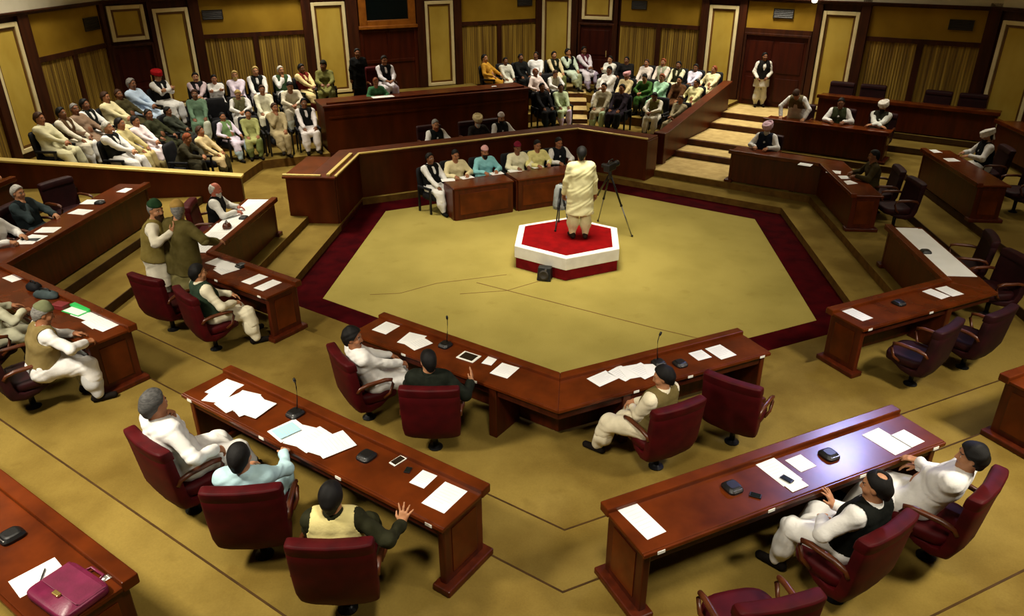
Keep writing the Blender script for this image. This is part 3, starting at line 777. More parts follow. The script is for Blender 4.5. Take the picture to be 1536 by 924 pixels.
# clerks' two tables
def clerk_table(t0, t1, label):
    e = empty('clerk_table', (*SP('FA', 2.9, (t0 + t1) / 2), 0), face_in('FA')); tag(e, label, 'table', 'clerks tables')
    w = (t1 - t0) / 2        # local +Y points to the middle of the hall, local y=0 is the front face
    MB().box(-w - .02, w + .02, -.62, .02, .71, .75).build('tabletop', M['desk_wood'], e, bevel=.008)
    MB().box(-w, w, -.04, 0, .0, .71).build('front_panel', M['desk_side'], e, bevel=.006)
    for s in (-1, 1):
        MB().box(s * w - .03, s * w + .03, -.60, -.04, 0, .71).build('end_panel', M['desk_side'], e, bevel=.006)
    MB().box(-w + .12, w - .12, .0, .012, .12, .6).build('moulding', M['desk_wood'], e, bevel=.004)
    return e
clerk_table(-1.2, .2, 'dark wooden clerks table before the man in pale blue shirt')
clerk_table(.34, 2.0, 'dark wooden clerks table partly hidden behind the standing speaker on the dais')
# rostrum
e = empty('rostrum', (*SP('FA', 8.3, .26), LEV[2]), face_in('FA')); tag(e, 'wide dark wooden rostrum below the framed screen', 'rostrum')
H = 1.70 - LEV[2]
MB().box(-3.0, 3.0, -.10, 0, 0, H - .06).build('front_panel', M['rostrum_wood'], e, bevel=.01)
MB().box(-3.04, 3.04, -1.0, .06, H - .06, H).build('top_board', M['rostrum_wood'], e, bevel=.014)
for s in (-1, 1):
    MB().box(s * 2.95 - .05, s * 2.95 + .05, -1.0, -.1, 0, H - .06).build('side_panel', M['rostrum_wood'], e, bevel=.01)
MB().box(-2.9, 2.9, 0, .04, H - .36, H - .30).build('moulding', M['rostrum_wood'], e, bevel=.012)
MB().box(-2.95, 2.95, 0, .03, 0, .14).build('skirting', M['desk_dark'], e, bevel=.01)
MB().box(-2.9, 2.9, -.14, -.08, H, H + .05).build('ledge', M['desk_wood'], e, bevel=.01)
# speaker's tall chair
c = copy_tree(chair0); c.location = (*SP('FA', 9.75, -.72), 1.15); c.rotation_euler = (0, 0, face_in('FA')); c.scale = (1.15, 1.1, 1.18)
tag(c, 'high-backed presiding chair behind the rostrum', 'chair', 'members swivel chairs')

# ================================================================== DAIS IN THE WELL
DZ = .46
_c = U(851, 354, DZ)
cx, cy = round(_c.x, 3), round(_c.y, 3)
def hexpts(r, a0=math.radians(30), c=(cx, cy)):
    return [(c[0] + r * math.cos(a0 + i * PI / 3), c[1] + r * math.sin(a0 + i * PI / 3)) for i in range(6)]
e = empty('speaking_dais', (cx, cy, 0)); tag(e, 'six-sided red and white dais on the well carpet', 'dais')
inv = Matrix.Translation((cx, cy, 0)).inverted()
for nm, r_, z0, z1, mt in (('base_step', 1.10, 0, .215, 'dais_dark'), ('white_band', 1.13, .215, DZ - .008, 'dais_white'), ('red_carpet', .985, DZ - .008, DZ, 'dais_red')):
    o = MB().prism(hexpts(r_), z0, z1).build(nm, M[mt], None, bevel=.012 if nm != 'red_carpet' else 0, xf=inv); o.parent = e
# floor loudspeaker / footlight box in front of the dais
p = U(817, 419, 0)
e = empty('floor_monitor', (p.x, p.y, 0), -.2); tag(e, 'small black loudspeaker box on the carpet against the dais', 'speaker')
mb = MB(); mb.add([(-.13, -.10, 0), (.13, -.10, 0), (.13, .10, 0), (-.13, .10, 0), (-.12, -.04, .25), (.12, -.04, .25), (.12, .09, .25), (-.12, .09, .25)], [(0, 3, 2, 1), (4, 5, 6, 7), (0, 1, 5, 4), (1, 2, 6, 5), (2, 3, 7, 6), (3, 0, 4, 7)])
mb.build('cabinet', M['black'], e, bevel=.015)
o = MB().lathe([(.0, 0), (.085, 0), (.095, .012), (.07, .02), (.02, .012)], 18).build('cone', M['vent'], e); o.matrix_local = Matrix.Translation((0, -.082, .115)) @ Matrix.Rotation(PI / 2 - .235, 4, 'X')
o = MB().lathe([(0, 0), (.02, 0), (.02, .01), (0, .012)], 10).build('badge', M['chrome'], e); o.matrix_local = Matrix.Translation((.03, -.055, .215)) @ Matrix.Rotation(PI / 2 - .235, 4, 'X')
# camera tripods
def tripod(loc, feet, hz, label, camera=True, cloth=False):
    e = empty('camera_tripod', (loc[0], loc[1], 0)); tag(e, label, 'tripod', 'tripods in the well')
    L0 = Vector((0, 0, hz))
    for f in feet:
        f = Vector(f) - Vector((loc[0], loc[1], 0))
        m1 = L0.lerp(f, .5)
        lg = MB().tube([L0 + (f - L0).normalized() * .06, m1], [.02, .02], 8).build('leg', M['black_metal'], e, smooth=True)
        MB().tube([m1, f], [.013, .013], 8).build('leg_extension', M['chrome'] if camera else M['black_metal'], lg, smooth=True)
        MB().lathe([(.0, 0), (.022, 0), (.022, .03), (.013, .04)], 8).build('rubber_foot', M['black'], lg, xf=Matrix.Translation(f))
        MB().tube([m1 - Vector((0, 0, .02)), m1 + Vector((0, 0, .02))], .026, 8).build('leg_clamp', M['black'], lg)
    MB().tube([L0 - Vector((0, 0, .12)), L0 + Vector((0, 0, .06))], .035, 10).build('head', M['black'], e, smooth=True)
    return e
T0 = U(915, 262, 1.35)
t0 = (T0.x, T0.y)
tp = tripod(t0, [U(948, 355, 0), U(897, 332, 0), U(880, 320, .02)], 1.38, 'black tripod carrying a video camera behind the speaking man')
e = empty('video_camera', (t0[0], t0[1], 1.44), -.5); tag(e, 'black video camera on the tripod beside the speaking man', 'camera')
MB().box(-.07, .07, -.18, .14, 0, .15).build('camera_body', M['black'], e, bevel=.02)
o = MB().lathe([(.05, 0), (.055, .12), (.065, .13), (.065, .18)], 14).build('lens', M['black_metal'], e, smooth=True); o.matrix_local = Matrix.Translation((0, .12, .08)) @ Matrix.Rotation(-PI / 2, 4, 'X')
MB().tube([(0, -.12, .15), (0, -.08, .21), (0, .08, .21), (0, .12, .15)], .012, 8).build('handle', M['black'], e, smooth=True)
MB().box(-.16, -.07, -.1, 0, .06, .13).build('viewfinder', M['black'], e, bevel=.01)
T1 = U(842, 300, .75)
t1 = (T1.x - .02, T1.y)
tp2 = tripod(t1, [U(833, 347, DZ), U(853, 337, DZ), U(838, 333, DZ)], 1.05, 'low black stand with grey cloth in front of the speaking man', camera=False)
e = empty('grey_cloth', (t1[0], t1[1], .56)); tag(e, 'grey cloth bag draped over the low black stand on the dais', 'cloth')
rings = []
for k, (z, w, dd) in enumerate(((.53, .03, .03), (.50, .10, .07), (.42, .13, .09), (.25, .14, .09), (.08, .15, .10), (.0, .14, .10))):
    rings.append([((w + .012 * math.sin(5 * a + k)) * math.cos(a), (dd + .012 * math.cos(4 * a + k)) * math.sin(a), z) for a in [2 * PI * i / 20 for i in range(20)]])
MB().loft(rings).build('bag', M['grey_cloth'], e, smooth=True)
# ================================================================== PEOPLE: soft-blended distance-field bodies, polygonised
QUAL = 1.0
def V3(*a): return np.array(a, dtype=float)
def nrm(v): v = np.asarray(v, float); return v / (np.linalg.norm(v) + 1e-12)
class Field:
    """list of primitives: rounded cones and ellipsoids, smoothly united; 'sub' entries are carved away; 'cut' are half-spaces kept"""
    def __init__(self): self.p = []
    def cone(self, a, b, ra, rb=None, k=.03, sub=False):
        self.p.append(('c', np.asarray(a, float), np.asarray(b, float), ra, ra if rb is None else rb, k, sub)); return self
    def ell(self, c, r, R=None, k=.02, sub=False):
        self.p.append(('e', np.asarray(c, float), np.asarray(r, float), np.eye(3) if R is None else R, 0, k, sub)); return self
    def keep(self, p, n, k=.004):
        """keep the side of the plane that n points to"""
        self.p.append(('k', np.asarray(p, float), nrm(n), 0, 0, k, True)); return self
    @staticmethod
    def d(q, X):
        if q[0] == 'c':
            ab = q[2] - q[1]; L = float(ab @ ab) + 1e-12
            Y = X - q[1].astype(np.float32)
            t = np.clip((Y @ ab.astype(np.float32)) / L, 0, 1)
            D = Y - t[:, None] * ab.astype(np.float32)
            return np.sqrt(np.einsum('ij,ij->i', D, D)) - (q[3] + (q[4] - q[3]) * t)
        if q[0] == 'e':
            Y = (X - q[1].astype(np.float32)) @ q[3].astype(np.float32)
            A = Y / q[2].astype(np.float32); k0 = np.sqrt(np.einsum('ij,ij->i', A, A)) + 1e-9
            B = A / q[2].astype(np.float32); k1 = np.sqrt(np.einsum('ij,ij->i', B, B)) + 1e-9
            return k0 * (k0 - 1) / k1
        return -((X - q[1].astype(np.float32)) @ q[2].astype(np.float32))
    def bounds(self):
        lo, hi = np.full(3, 9e9), np.full(3, -9e9)
        for q in self.p:
            if q[6]: continue
            if q[0] == 'c':
                for P, r in ((q[1], q[3]), (q[2], q[4])):
                    lo = np.minimum(lo, P - r); hi = np.maximum(hi, P + r)
            else:
                r = q[2].max(); lo = np.minimum(lo, q[1] - r); hi = np.maximum(hi, q[1] + r)
        return lo, hi
    @staticmethod
    def comb(D, dp, q):
        k = q[5]
        if q[0] == 'k': return np.maximum(D, dp)
        if q[6]:
            dp = -dp; h = np.maximum(k - np.abs(D - dp), 0) / k
            return np.maximum(D, dp) + h * h * k * .25
        h = np.maximum(k - np.abs(D - dp), 0) / k
        return np.minimum(D, dp) - h * h * k * .25
    def mesh(self, h):
        h *= QUAL
        lo, hi = self.bounds(); lo = lo - 3 * h - .02; hi = hi + 3 * h + .02
        B = 8
        nb = np.ceil((hi - lo) / (h * B)).astype(int)
        bi = np.stack(np.meshgrid(*[np.arange(n) for n in nb], indexing='ij'), -1).reshape(-1, 3)
        C = (lo + (bi * B + (B - 1) / 2) * h).astype(np.float32)
        R = h * B * .87
        dc = [self.d(q, C) for q in self.p]
        D = np.full(len(C), 9., np.float32)
        for q, x in zip(self.p, dc): D = self.comb(D, x, q)
        near = np.abs(D) < R + .03 + 2 * h
        dims = nb * B
        G = np.where(D > 0, 1., -1.).astype(np.float32).reshape(nb)
        G = np.repeat(np.repeat(np.repeat(G, B, 0), B, 1), B, 2)
        idx = np.nonzero(near)[0]
        off = np.stack(np.meshgrid(*[np.arange(B)] * 3, indexing='ij'), -1).reshape(-1, 3)
        base = bi[idx]
        PX = (lo + (base[:, None, :] * B + off[None]) * h).astype(np.float32)       # nblk,512,3
        val = np.full((len(idx), B ** 3), 9., np.float32)
        for q, x in zip(self.p, dc):
            if q[6]: sel = np.arange(len(idx))
            else: sel = np.nonzero(x[idx] < 2 * R + .06 + q[5])[0]
            if len(sel) == 0: continue
            Xs = PX[sel].reshape(-1, 3)
            val[sel] = self.comb(val[sel].reshape(-1), self.d(q, Xs), q).reshape(len(sel), -1)
        gi = base[:, None, :] * B + off[None]
        G[gi[..., 0], gi[..., 1], gi[..., 2]] = val
        return nets(G, lo, h)
def nets(G, lo, h):
    S = G < 0
    c = [S[i:S.shape[0] - 1 + i, j:S.shape[1] - 1 + j, k:S.shape[2] - 1 + k] for i in (0, 1) for j in (0, 1) for k in (0, 1)]
    cnt = sum(x.astype(np.int8) for x in c)
    act = (cnt > 0) & (cnt < 8)
    ai = np.argwhere(act)
    ID = np.full(act.shape, -1, np.int64); ID[act] = np.arange(len(ai))
    co = [(i, j, k) for i in (0, 1) for j in (0, 1) for k in (0, 1)]
    vv = np.stack([G[ai[:, 0] + i, ai[:, 1] + j, ai[:, 2] + k] for i, j, k in co], 1)
    acc = np.zeros((len(ai), 3)); n = np.zeros(len(ai))
    for a in range(8):
        for b in range(a + 1, 8):
            if sum(abs(x - y) for x, y in zip(co[a], co[b])) != 1: continue
            m = (vv[:, a] < 0) != (vv[:, b] < 0)
            t = vv[:, a] / np.where(m, vv[:, a] - vv[:, b], 1)
            t = np.clip(t, 0, 1)
            P = np.array(co[a]) + t[:, None] * (np.array(co[b]) - np.array(co[a]))
            acc += P * m[:, None]; n += m
    verts = lo + (ai + acc / n[:, None]) * h
    faces = []
    for ax in range(3):
        sh = [slice(None)] * 3
        A = S[tuple(slice(0, -1) if i == ax else slice(None) for i in range(3))]
        Bb = S[tuple(slice(1, None) if i == ax else slice(None) for i in range(3))]
        e = np.argwhere(A != Bb)
        o1, o2 = [i for i in range(3) if i != ax]
        e = e[(e[:, o1] > 0) & (e[:, o2] > 0) & (e[:, o1] < ID.shape[o1]) & (e[:, o2] < ID.shape[o2])]
        if len(e) == 0: continue
        s = A[e[:, 0], e[:, 1], e[:, 2]]
        def cid(a, b):
            q = e.copy(); q[:, o1] -= a; q[:, o2] -= b
            return ID[q[:, 0], q[:, 1], q[:, 2]]
        Q = np.stack([cid(1, 1), cid(0, 1), cid(0, 0), cid(1, 0)], 1)
        flip = s if ax != 1 else ~s
        Q[~flip] = Q[~flip][:, ::-1]
        Q = Q[(Q >= 0).all(1)]
        faces.append(Q)
    return verts, np.concatenate(faces)
def to_mesh(name, verts, faces, mats, wrinkle=0.0, classify=None, seed=0):
    me = bpy.data.meshes.new(name)
    if wrinkle:
        # cloth folds: small waves along the surface normal
        n = np.zeros_like(verts)
        fn = np.cross(verts[faces[:, 2]] - verts[faces[:, 0]], verts[faces[:, 3]] - verts[faces[:, 1]])
        for i in range(4): np.add.at(n, faces[:, i], fn)
        n /= np.linalg.norm(n, axis=1)[:, None] + 1e-12
        r = np.random.default_rng(seed)
        w = np.zeros(len(verts))
        for f in (18, 27, 41, 60):
            d = r.normal(size=3); d /= np.linalg.norm(d)
            d2 = r.normal(size=3); d2 /= np.linalg.norm(d2)
            w += np.sin(f * (verts @ d) + 2.2 * np.sin(.45 * f * (verts @ d2)) + r.uniform(0, 6)) * (18 / f) ** .6
        verts = verts + n * (w * wrinkle)[:, None]
    me.vertices.add(len(verts)); me.vertices.foreach_set('co', verts.astype(np.float32).ravel())
    me.loops.add(faces.size); me.loops.foreach_set('vertex_index', faces.astype(np.int32).ravel())
    me.polygons.add(len(faces)); me.polygons.foreach_set('loop_start', np.arange(0, faces.size, 4, dtype=np.int32))
    me.polygons.foreach_set('loop_total', np.full(len(faces), 4, np.int32))
    me.polygons.foreach_set('use_smooth', np.ones(len(faces), bool))
    for m in mats: me.materials.append(m)
    if classify is not None:
        cen = verts[faces].mean(1)
        me.polygons.foreach_set('material_index', classify(cen).astype(np.int32))
    me.update(); me.validate()
    return me
def ik(a, b, l1, l2, pole):
    a, b = np.asarray(a, float), np.asarray(b, float)
    v = b - a; L = np.linalg.norm(v)
    if L > (l1 + l2) * .995:
        b = a + v / L * (l1 + l2) * .995; v = b - a; L = np.linalg.norm(v)
    u = v / L
    x = (l1 * l1 - l2 * l2 + L * L) / (2 * L); hgt = math.sqrt(max(l1 * l1 - x * x, 1e-6))
    p = np.asarray(pole, float); p = p - u * (p @ u); p = nrm(p)
    return a + u * x + p * hgt, b
SKIN = {'a': noisy('skin_brown', (150, 98, 66), (168, 112, 78), 14, 0.55, 3, spec=0.3), 'b': noisy('skin_tan', (176, 122, 86), (192, 138, 100), 14, 0.55, 3, spec=0.3), 'r': noisy('skin_ruddy', (170, 92, 70), (188, 108, 84), 14, 0.55, 3, spec=0.3), 'c': noisy('skin_dark', (118, 74, 48), (134, 88, 60), 14, 0.55, 3, spec=0.3)}
M['lip'] = plain('lip', (128, 66, 56), 0.5); M['eye_white'] = plain('eye_white', (220, 212, 200), 0.3); M['eye_dark'] = plain('eye_dark', (22, 14, 10), 0.25)
M['brow'] = plain('brow_hair', (26, 20, 16), 0.8)
CL = {}
def cloth(c, name='cloth'):
    k = tuple(c)
    if k not in CL:
        d = tuple(max(0, v - 14) for v in c)
        CL[k] = noisy('%s_%d_%d_%d' % (name, *c), d, c, 9, 0.85, 3, bump=0.25, bump_scale=45, spec=0.15)
    return CL[k]
HAIRC = {'black': (16, 13, 12), 'grey': (150, 146, 140), 'white': (222, 218, 206), 'brown': (70, 44, 26), 'blond': (206, 176, 104), 'saltpepper': (84, 82, 80), 'red': (150, 74, 34)}
def hair_mat(n):
    k = 'hair_' + n
    if k not in M:
        c = HAIRC[n]; M[k] = noisy(k, tuple(int(v * .7) for v in c), c, 30, 0.6, 3, (1, 1, 4), bump=0.4, bump_scale=120, spec=0.25)
    return M[k]

def skeleton(P):
    """joint positions for a pose dictionary; local axes: +Y ahead, +X to the figure's right hand, z up from the floor"""
    J = {}
    sit = P.get('sit', True)
    seat = P.get('seat', .47)
    lean = math.radians(P.get('lean', 8)); side = math.radians(P.get('side', 0)); tw = math.radians(P.get('twist', 0))
    hip = V3(P.get('hx', 0), P.get('hy', -.04), seat + .085) if sit else V3(0, 0, .93)
    u = nrm(V3(math.sin(side), -math.sin(lean), math.cos(lean)))
    r = nrm(V3(math.cos(tw), math.sin(tw), 0) - u * (V3(math.cos(tw), math.sin(tw), 0) @ u)); f = np.cross(u, r)
    J['hip'], J['u'], J['r'], J['f'] = hip, u, r, f
    J['waist'] = hip + u * .15; J['chest'] = hip + u * .33; J['sh'] = hip + u * .455; J['nb'] = hip + u * .50
    nd = nrm(u * .65 + V3(0, 0, .5) + f * .18)
    J['hc'] = J['nb'] + nd * .155
    hy, hp, ht = (math.radians(P.get(q, 0)) for q in ('hyaw', 'hpitch', 'htilt'))
    hf = V3(math.sin(-hy) * math.cos(hp), math.cos(hy) * math.cos(hp), math.sin(hp))      # +hyaw turns the head towards the left hand
    hr = nrm(np.cross(hf, V3(0, 0, 1))); hu = np.cross(hr, hf)
    hr, hu = hr * math.cos(ht) + hu * math.sin(ht), hu * math.cos(ht) - hr * math.sin(ht)
    J['HR'] = np.stack([hr, hf, hu], 1)
    pr = V3(1, 0, 0)
    for s, n in ((1, 'R'), (-1, 'L')):
        J['shj' + n] = J['sh'] + r * (s * .185) - u * .01
        J['hj' + n] = hip + pr * (s * .095)
        tgt = P.get('hand' + n)
        if 'face' + n in P: tgt = J['hc'] + J['HR'] @ V3(*P['face' + n])
        if tgt is None and 'face' + n not in P: tgt = (s * .15, .32, seat + .19) if sit else (s * .27, .04, .84)
        pole = P.get('elb' + n, (s * .7, -.45, -.6))
        J['el' + n], J['wr' + n] = ik(J['shj' + n], V3(*tgt), .285, .255, pole)
        ft = P.get('foot' + n)
        if ft is None: ft = (s * .13, .46, .085) if sit else (s * .11, .0, .085)
        kp = P.get('knee' + n, (s * .12, .6, .55) if sit else (s * .05, 1, 0))
        J['kn' + n], J['an' + n] = ik(J['hj' + n], V3(*ft), .43, .41, kp)
        J['fd' + n] = nrm(V3(*P.get('toe' + n, (s * .22, 1, -.0))))
    return J
def add_hand(F, J, P, n, s, k=.008):
    W = J['wr' + n]; fa = nrm(W - J['el' + n])
    d = nrm(V3(*P['hd' + n])) if 'hd' + n in P else nrm(fa + V3(0, .0, -.15))
    pn = V3(*P.get('hn' + n, (-s * .25, -.1, -1))); pn = nrm(pn - d * (pn @ d))
    th = np.cross(d, pn) * s
    curl = P.get('curl' + n, .45); spread = P.get('spread' + n, .08)
    F.cone(W - d * .01, W + d * .03, .027, .030, .02)
    for i, (o, fl, kl) in enumerate(((.031, .072, .088), (.0105, .080, .092), (-.0105, .075, .088), (-.031, .060, .080))):
        b = W + th * o * .6 + d * .015; K = W + th * o + d * kl
        F.cone(b, K, .0155, .0125, .014)
        dd = nrm(d + th * spread * (1.5 - i) * .9)
        c1 = curl * (1 + .08 * i); d1 = dd * math.cos(c1) + pn * math.sin(c1)
        c2 = c1 * 1.9; d2 = dd * math.cos(c2) + pn * math.sin(c2)
        m = K + d1 * fl * .55; F.cone(K, m, .0100, .0092, k); F.cone(m, m + d2 * fl * .48, .0090, .0075, .005)
    t0 = W + th * .022 + d * .022 + pn * .004
    tl = curl * .6
    t1 = t0 + nrm(th * (.85 - .3 * tl) + d * .65 + pn * .25) * .046
    t2 = t1 + nrm(th * (.35 - .5 * tl) + d * .85 + pn * .35) * .036
    F.cone(t0, t1, .0135, .0115, .012); F.cone(t1, t2, .0105, .0085, .005)
def torso(F, J, g, k=.05, belly=0.0, arms=False):
    h, w, c, s, u, r, f = (J[q] for q in ('hip', 'waist', 'chest', 'sh', 'u', 'r', 'f'))
    F.cone(h - r * .075, h + r * .075, .115 + g, None, k)
    F.cone(h - r * .06, w - r * .06, .115 + g, .105 + g, k).cone(h + r * .06, w + r * .06, .115 + g, .105 + g, k)
    F.cone(w - r * .06, c - r * .075, .105 + g, .112 + g, k).cone(w + r * .06, c + r * .075, .105 + g, .112 + g, k)
    F.cone(c - r * .075, s - r * .10 - u * .03, .112 + g, .078 + g, k).cone(c + r * .075, s + r * .10 - u * .03, .112 + g, .078 + g, k)
    F.cone(s - r * .155 - u * .012, s + r * .155 - u * .012, .058 + g, None, k)
    F.cone(s - u * .01, J['nb'] + u * .015, .085 + g * .5, .06 + g * .3, k)
    if belly: F.ell(w + f * (.05 + belly * .5) - u * .02, (.13 + belly * .3, .10 + belly, .14), np.stack([r, f, u], 1), k)
def head(F, J, k=.02):
    R, c = J['HR'], J['hc']
    X = lambda *a: c + R @ V3(*a)
    F.ell(X(0, -.012, .025), (.076, .096, .100), R, k)
    F.ell(X(0, .022, -.045), (.060, .070, .074), R, .04)
    F.ell(X(0, .070, -.092), (.024, .020, .020), R, .03)
    F.cone(X(0, .088, .022), X(0, .106, -.018), .009, .0135, .014)
    F.ell(X(-.013, .094, -.022), (.010, .011, .008), R, .008).ell(X(.013, .094, -.022), (.010, .011, .008), R, .008)
    F.cone(X(-.042, .074, .040), X(.042, .074, .040), .013, None, .02)
    F.cone(X(-.022, .080, -.054), X(.022, .080, -.054), .0085, None, .01)
    for s in (-1, 1):
        F.ell(X(s * .033, .092, .020), (.017, .012, .010), R, .012, sub=True)
        F.ell(X(s * .032, .0745, .020), (.0125, .0125, .0115), R, .004)
        F.ell(X(s * .078, -.006, .004), (.010, .022, .032), R, .01)
        F.ell(X(s * .045, .062, -.020), (.022, .022, .020), R, .03)
def body_field(P, J):
    F = Field()
    torso(F, J, 0, belly=P.get('belly', 0))
    F.cone(J['nb'] - J['u'] * .02, J['hc'] - J['HR'][:, 2] * .05 - J['HR'][:, 1] * .015, .060, .056, .03)
    head(F, J)
    for s, n in ((1, 'R'), (-1, 'L')):
        F.cone(J['shj' + n], J['el' + n], .054, .041, .04).cone(J['el' + n], J['wr' + n], .041, .027, .02)
        add_hand(F, J, P, n, s)
        hj, kn, an = J['hj' + n], J['kn' + n], J['an' + n]
        F.cone(hj, kn, .088, .060, .05).cone(kn, an, .056, .036, .03)
        F.ell(kn + (an - kn) * .3 - nrm(J['fd' + n]) * .02, (.05, .05, .10), None, .04)
        fd = J['fd' + n]; fd = nrm(V3(fd[0], fd[1], fd[2]))
        F.cone(an + V3(0, 0, -.04) - fd * .04, an + V3(0, 0, -.05) + fd * .15, .036, .030, .03)
    return F
def classify_head(J, hair_brow=True):
    R, c = J['HR'], J['hc']
    def f(X):
        L = (X - c) @ R; m = np.zeros(len(X), int)
        ax = np.abs(L[:, 0])
        m[(np.abs(L[:, 2] + .054) < .0085) & (ax < .026) & (L[:, 1] > .07)] = 1
        eye = (np.abs(L[:, 2] - .020) < .0085) & (np.abs(ax - .032) < .0125) & (L[:, 1] > .066)
        m[eye] = 2; m[eye & (np.abs(ax - .032) < .0062)] = 3
        m[(np.abs(L[:, 2] - .046) < .0045) & (np.abs(ax - .034) < .019) & (L[:, 1] > .06)] = 4
        return m
    return f
def garment_fields(P, J):
    out = {}
    sit = P.get('sit', True)
    g = .020
    # long shirt (kameez)
    F = Field(); torso(F, J, g, .05, P.get('belly', 0))
    for s, n in ((1, 'R'), (-1, 'L')):
        sl = P.get('sleeve', 1.0)
        e, w = J['el' + n], J['wr' + n]
        F.cone(J['shj' + n], e, .070, .060, .05)
        if sl > .5: F.cone(e, w - nrm(w - e) * .015, .058, .047, .03)
    hip, pr = J['hip'], V3(1, 0, 0)
    if sit:
        for s, n in ((1, 'R'), (-1, 'L')):
            kn, an = J['kn' + n], J['an' + n]
            hj = J['hj' + n]
            F.cone(hj, hj + (kn - hj) * .93, .120, .102, .06)
        if np.linalg.norm(J['knR'] - J['knL']) < .42:
            m = (J['knR'] + J['knL']) / 2
            F.cone(hip + V3(0, .08, .0), m * .9 + hip * .1 + V3(0, 0, -.0), .10, .078, .06)
        if P.get('flap', True):
            n = P.get('flapside', 'R'); kn, an = J['kn' + n], J['an' + n]
            F.cone(kn + V3(0, .01, 0), kn + (an - kn) * .35, .098, .108, .05)
    else:
        hem = P.get('hem', .52)
        for s in (-1, 1):
            F.cone(J['chest'] + pr * s * .07, V3(hip[0] + s * .095, hip[1] + .01, hem - .06), .130, .165, .08)
        F.cone(hip, V3(hip[0], hip[1], hem - .06), .14, .165, .08)
        F.keep((0, 0, hem), (0, 0, 1))
    # neck opening
    F.cone(J['nb'] + J['u'] * .03 + J['f'] * .03, J['nb'] + J['u'] * .10 + J['f'] * .05, .060, .075, .01, sub=True)
    if P.get('placket', True):
        a = J['nb'] + J['f'] * .105 + J['u'] * .0; b = J['chest'] + J['f'] * .135 + J['u'] * .03
        F.cone(a, b, .018, .006, .006, sub=True)
    out['shirt'] = F
    # loose trousers (shalwar)
    F = Field(); F.cone(hip - pr * .075, hip + pr * .075, .122, None, .05)
    for s, n in ((1, 'R'), (-1, 'L')):
        hj, kn, an = J['hj' + n], J['kn' + n], J['an' + n]
        F.cone(hj, kn, .100, .084, .05).cone(kn, kn * .45 + an * .55, .084, .088, .05).cone(kn * .45 + an * .55, an + V3(0, 0, .02), .088, .060, .04)
        F.ell(kn * .6 + an * .4 - V3(0, .02, 0), (.095, .09, .15), None, .05)
    out['trousers'] = F
    # waistcoat
    F = Field(); torso(F, J, .036, .05, P.get('belly', 0) * 1.02)
    if not sit:
        for s in (-1, 1): F.cone(J['chest'] + pr * s * .07, hip + pr * s * .085 - V3(0, 0, .1), .146, .168, .08)
    F.keep(hip + J['u'] * (.05 if sit else -.03), J['u'])
    for s, n in ((1, 'R'), (-1, 'L')):
        F.cone(J['shj' + n] + J['r'] * s * .02, J['shj' + n] + J['r'] * s * .12, .098, .12, .01, sub=True)
    a = J['nb'] + J['f'] * .17 + J['u'] * .06; b = J['waist'] + J['f'] * .20 + J['u'] * .02
    F.cone(a, b, .085, .035, .01, sub=True); F.cone(b, hip + J['f'] * .24, .03, .05, .01, sub=True)
    F.cone(J['nb'] + J['u'] * .04, J['nb'] + J['u'] * .12, .075, .085, .01, sub=True)
    out['waistcoat'] = F
    # jacket with sleeves
    F = Field(); torso(F, J, .038, .05, P.get('belly', 0) * 1.02)
    if not sit:
        for s in (-1, 1): F.cone(J['chest'] + pr * s * .07, hip + pr * s * .09 - V3(0, 0, .25), .148, .178, .08)
    F.keep(hip - J['u'] * (.10 if sit else .22), J['u'])
    for s, n in ((1, 'R'), (-1, 'L')):
        e, w = J['el' + n], J['wr' + n]
        F.cone(J['shj' + n], e, .080, .068, .05).cone(e, w - nrm(w - e) * .035, .066, .054, .03)
    a = J['nb'] + J['f'] * .17 + J['u'] * .06; b = J['waist'] + J['f'] * .20 + J['u'] * .02
    F.cone(a, b, .075, .02, .01, sub=True)
    F.cone(J['nb'] + J['u'] * .045, J['nb'] + J['u'] * .12, .07, .08, .01, sub=True)
    out['jacket'] = F
    R, c = J['HR'], J['hc']; X = lambda *a: c + R @ V3(*a)
    # hair
    F = Field(); F.ell(X(0, -.016, .034), (.091, .110, .113), R, .02); F.cone(X(0, -.075, -.01), X(0, -.062, -.06), .052, .045, .03)
    F.keep(X(0, .044, .080), R @ nrm(V3(0, -.84, .52)))
    for s in (-1, 1): F.ell(X(s * .086, .012, -.012), (.026, .034, .042), R, .01, sub=True)
    out['hair'] = F
    # thick mop and thinning crown
    F = Field(); F.ell(X(0, -.018, .040), (.098, .114, .114), R, .02); F.cone(X(0, -.080, -.01), X(0, -.066, -.06), .058, .048, .03)
    F.keep(X(0, .060, .066), R @ nrm(V3(0, -.84, .52)))
    for s in (-1, 1): F.ell(X(s * .092, .016, -.014), (.026, .032, .036), R, .01, sub=True)
    out['thick'] = F
    F = Field(); F.ell(X(0, -.016, .034), (.090, .109, .112), R, .02); F.cone(X(0, -.075, -.01), X(0, -.062, -.06), .052, .045, .03)
    F.keep(X(0, .044, .080), R @ nrm(V3(0, -.84, .52)))
    F.ell(X(0, -.055, .138), (.042, .048, .05), R, .01, sub=True)
    for s in (-1, 1): F.ell(X(s * .086, .012, -.012), (.026, .034, .042), R, .01, sub=True)
    out['thinning'] = F
    F = Field(); F.ell(X(0, -.016, .028), (.0845, .103, .108), R, .02); F.cone(X(0, -.07, -.01), X(0, -.062, -.055), .05, .043, .03)
    F.keep(X(0, -.012, .0), R @ nrm(V3(0, -1, .12))); F.keep(X(0, 0, .058), R @ nrm(V3(0, -.25, -1)))
    for s in (-1, 1): F.ell(X(s * .086, .012, -.012), (.026, .034, .042), R, .01, sub=True)
    out['fringe'] = F
    # beard
    F = Field(); F.ell(X(0, .030, -.068), (.066, .076, .076), R, .02); F.ell(X(0, .072, -.118), (.040, .034, .046), R, .04)
    F.cone(X(-.03, .088, -.040), X(.03, .088, -.040), .0125, None, .01)
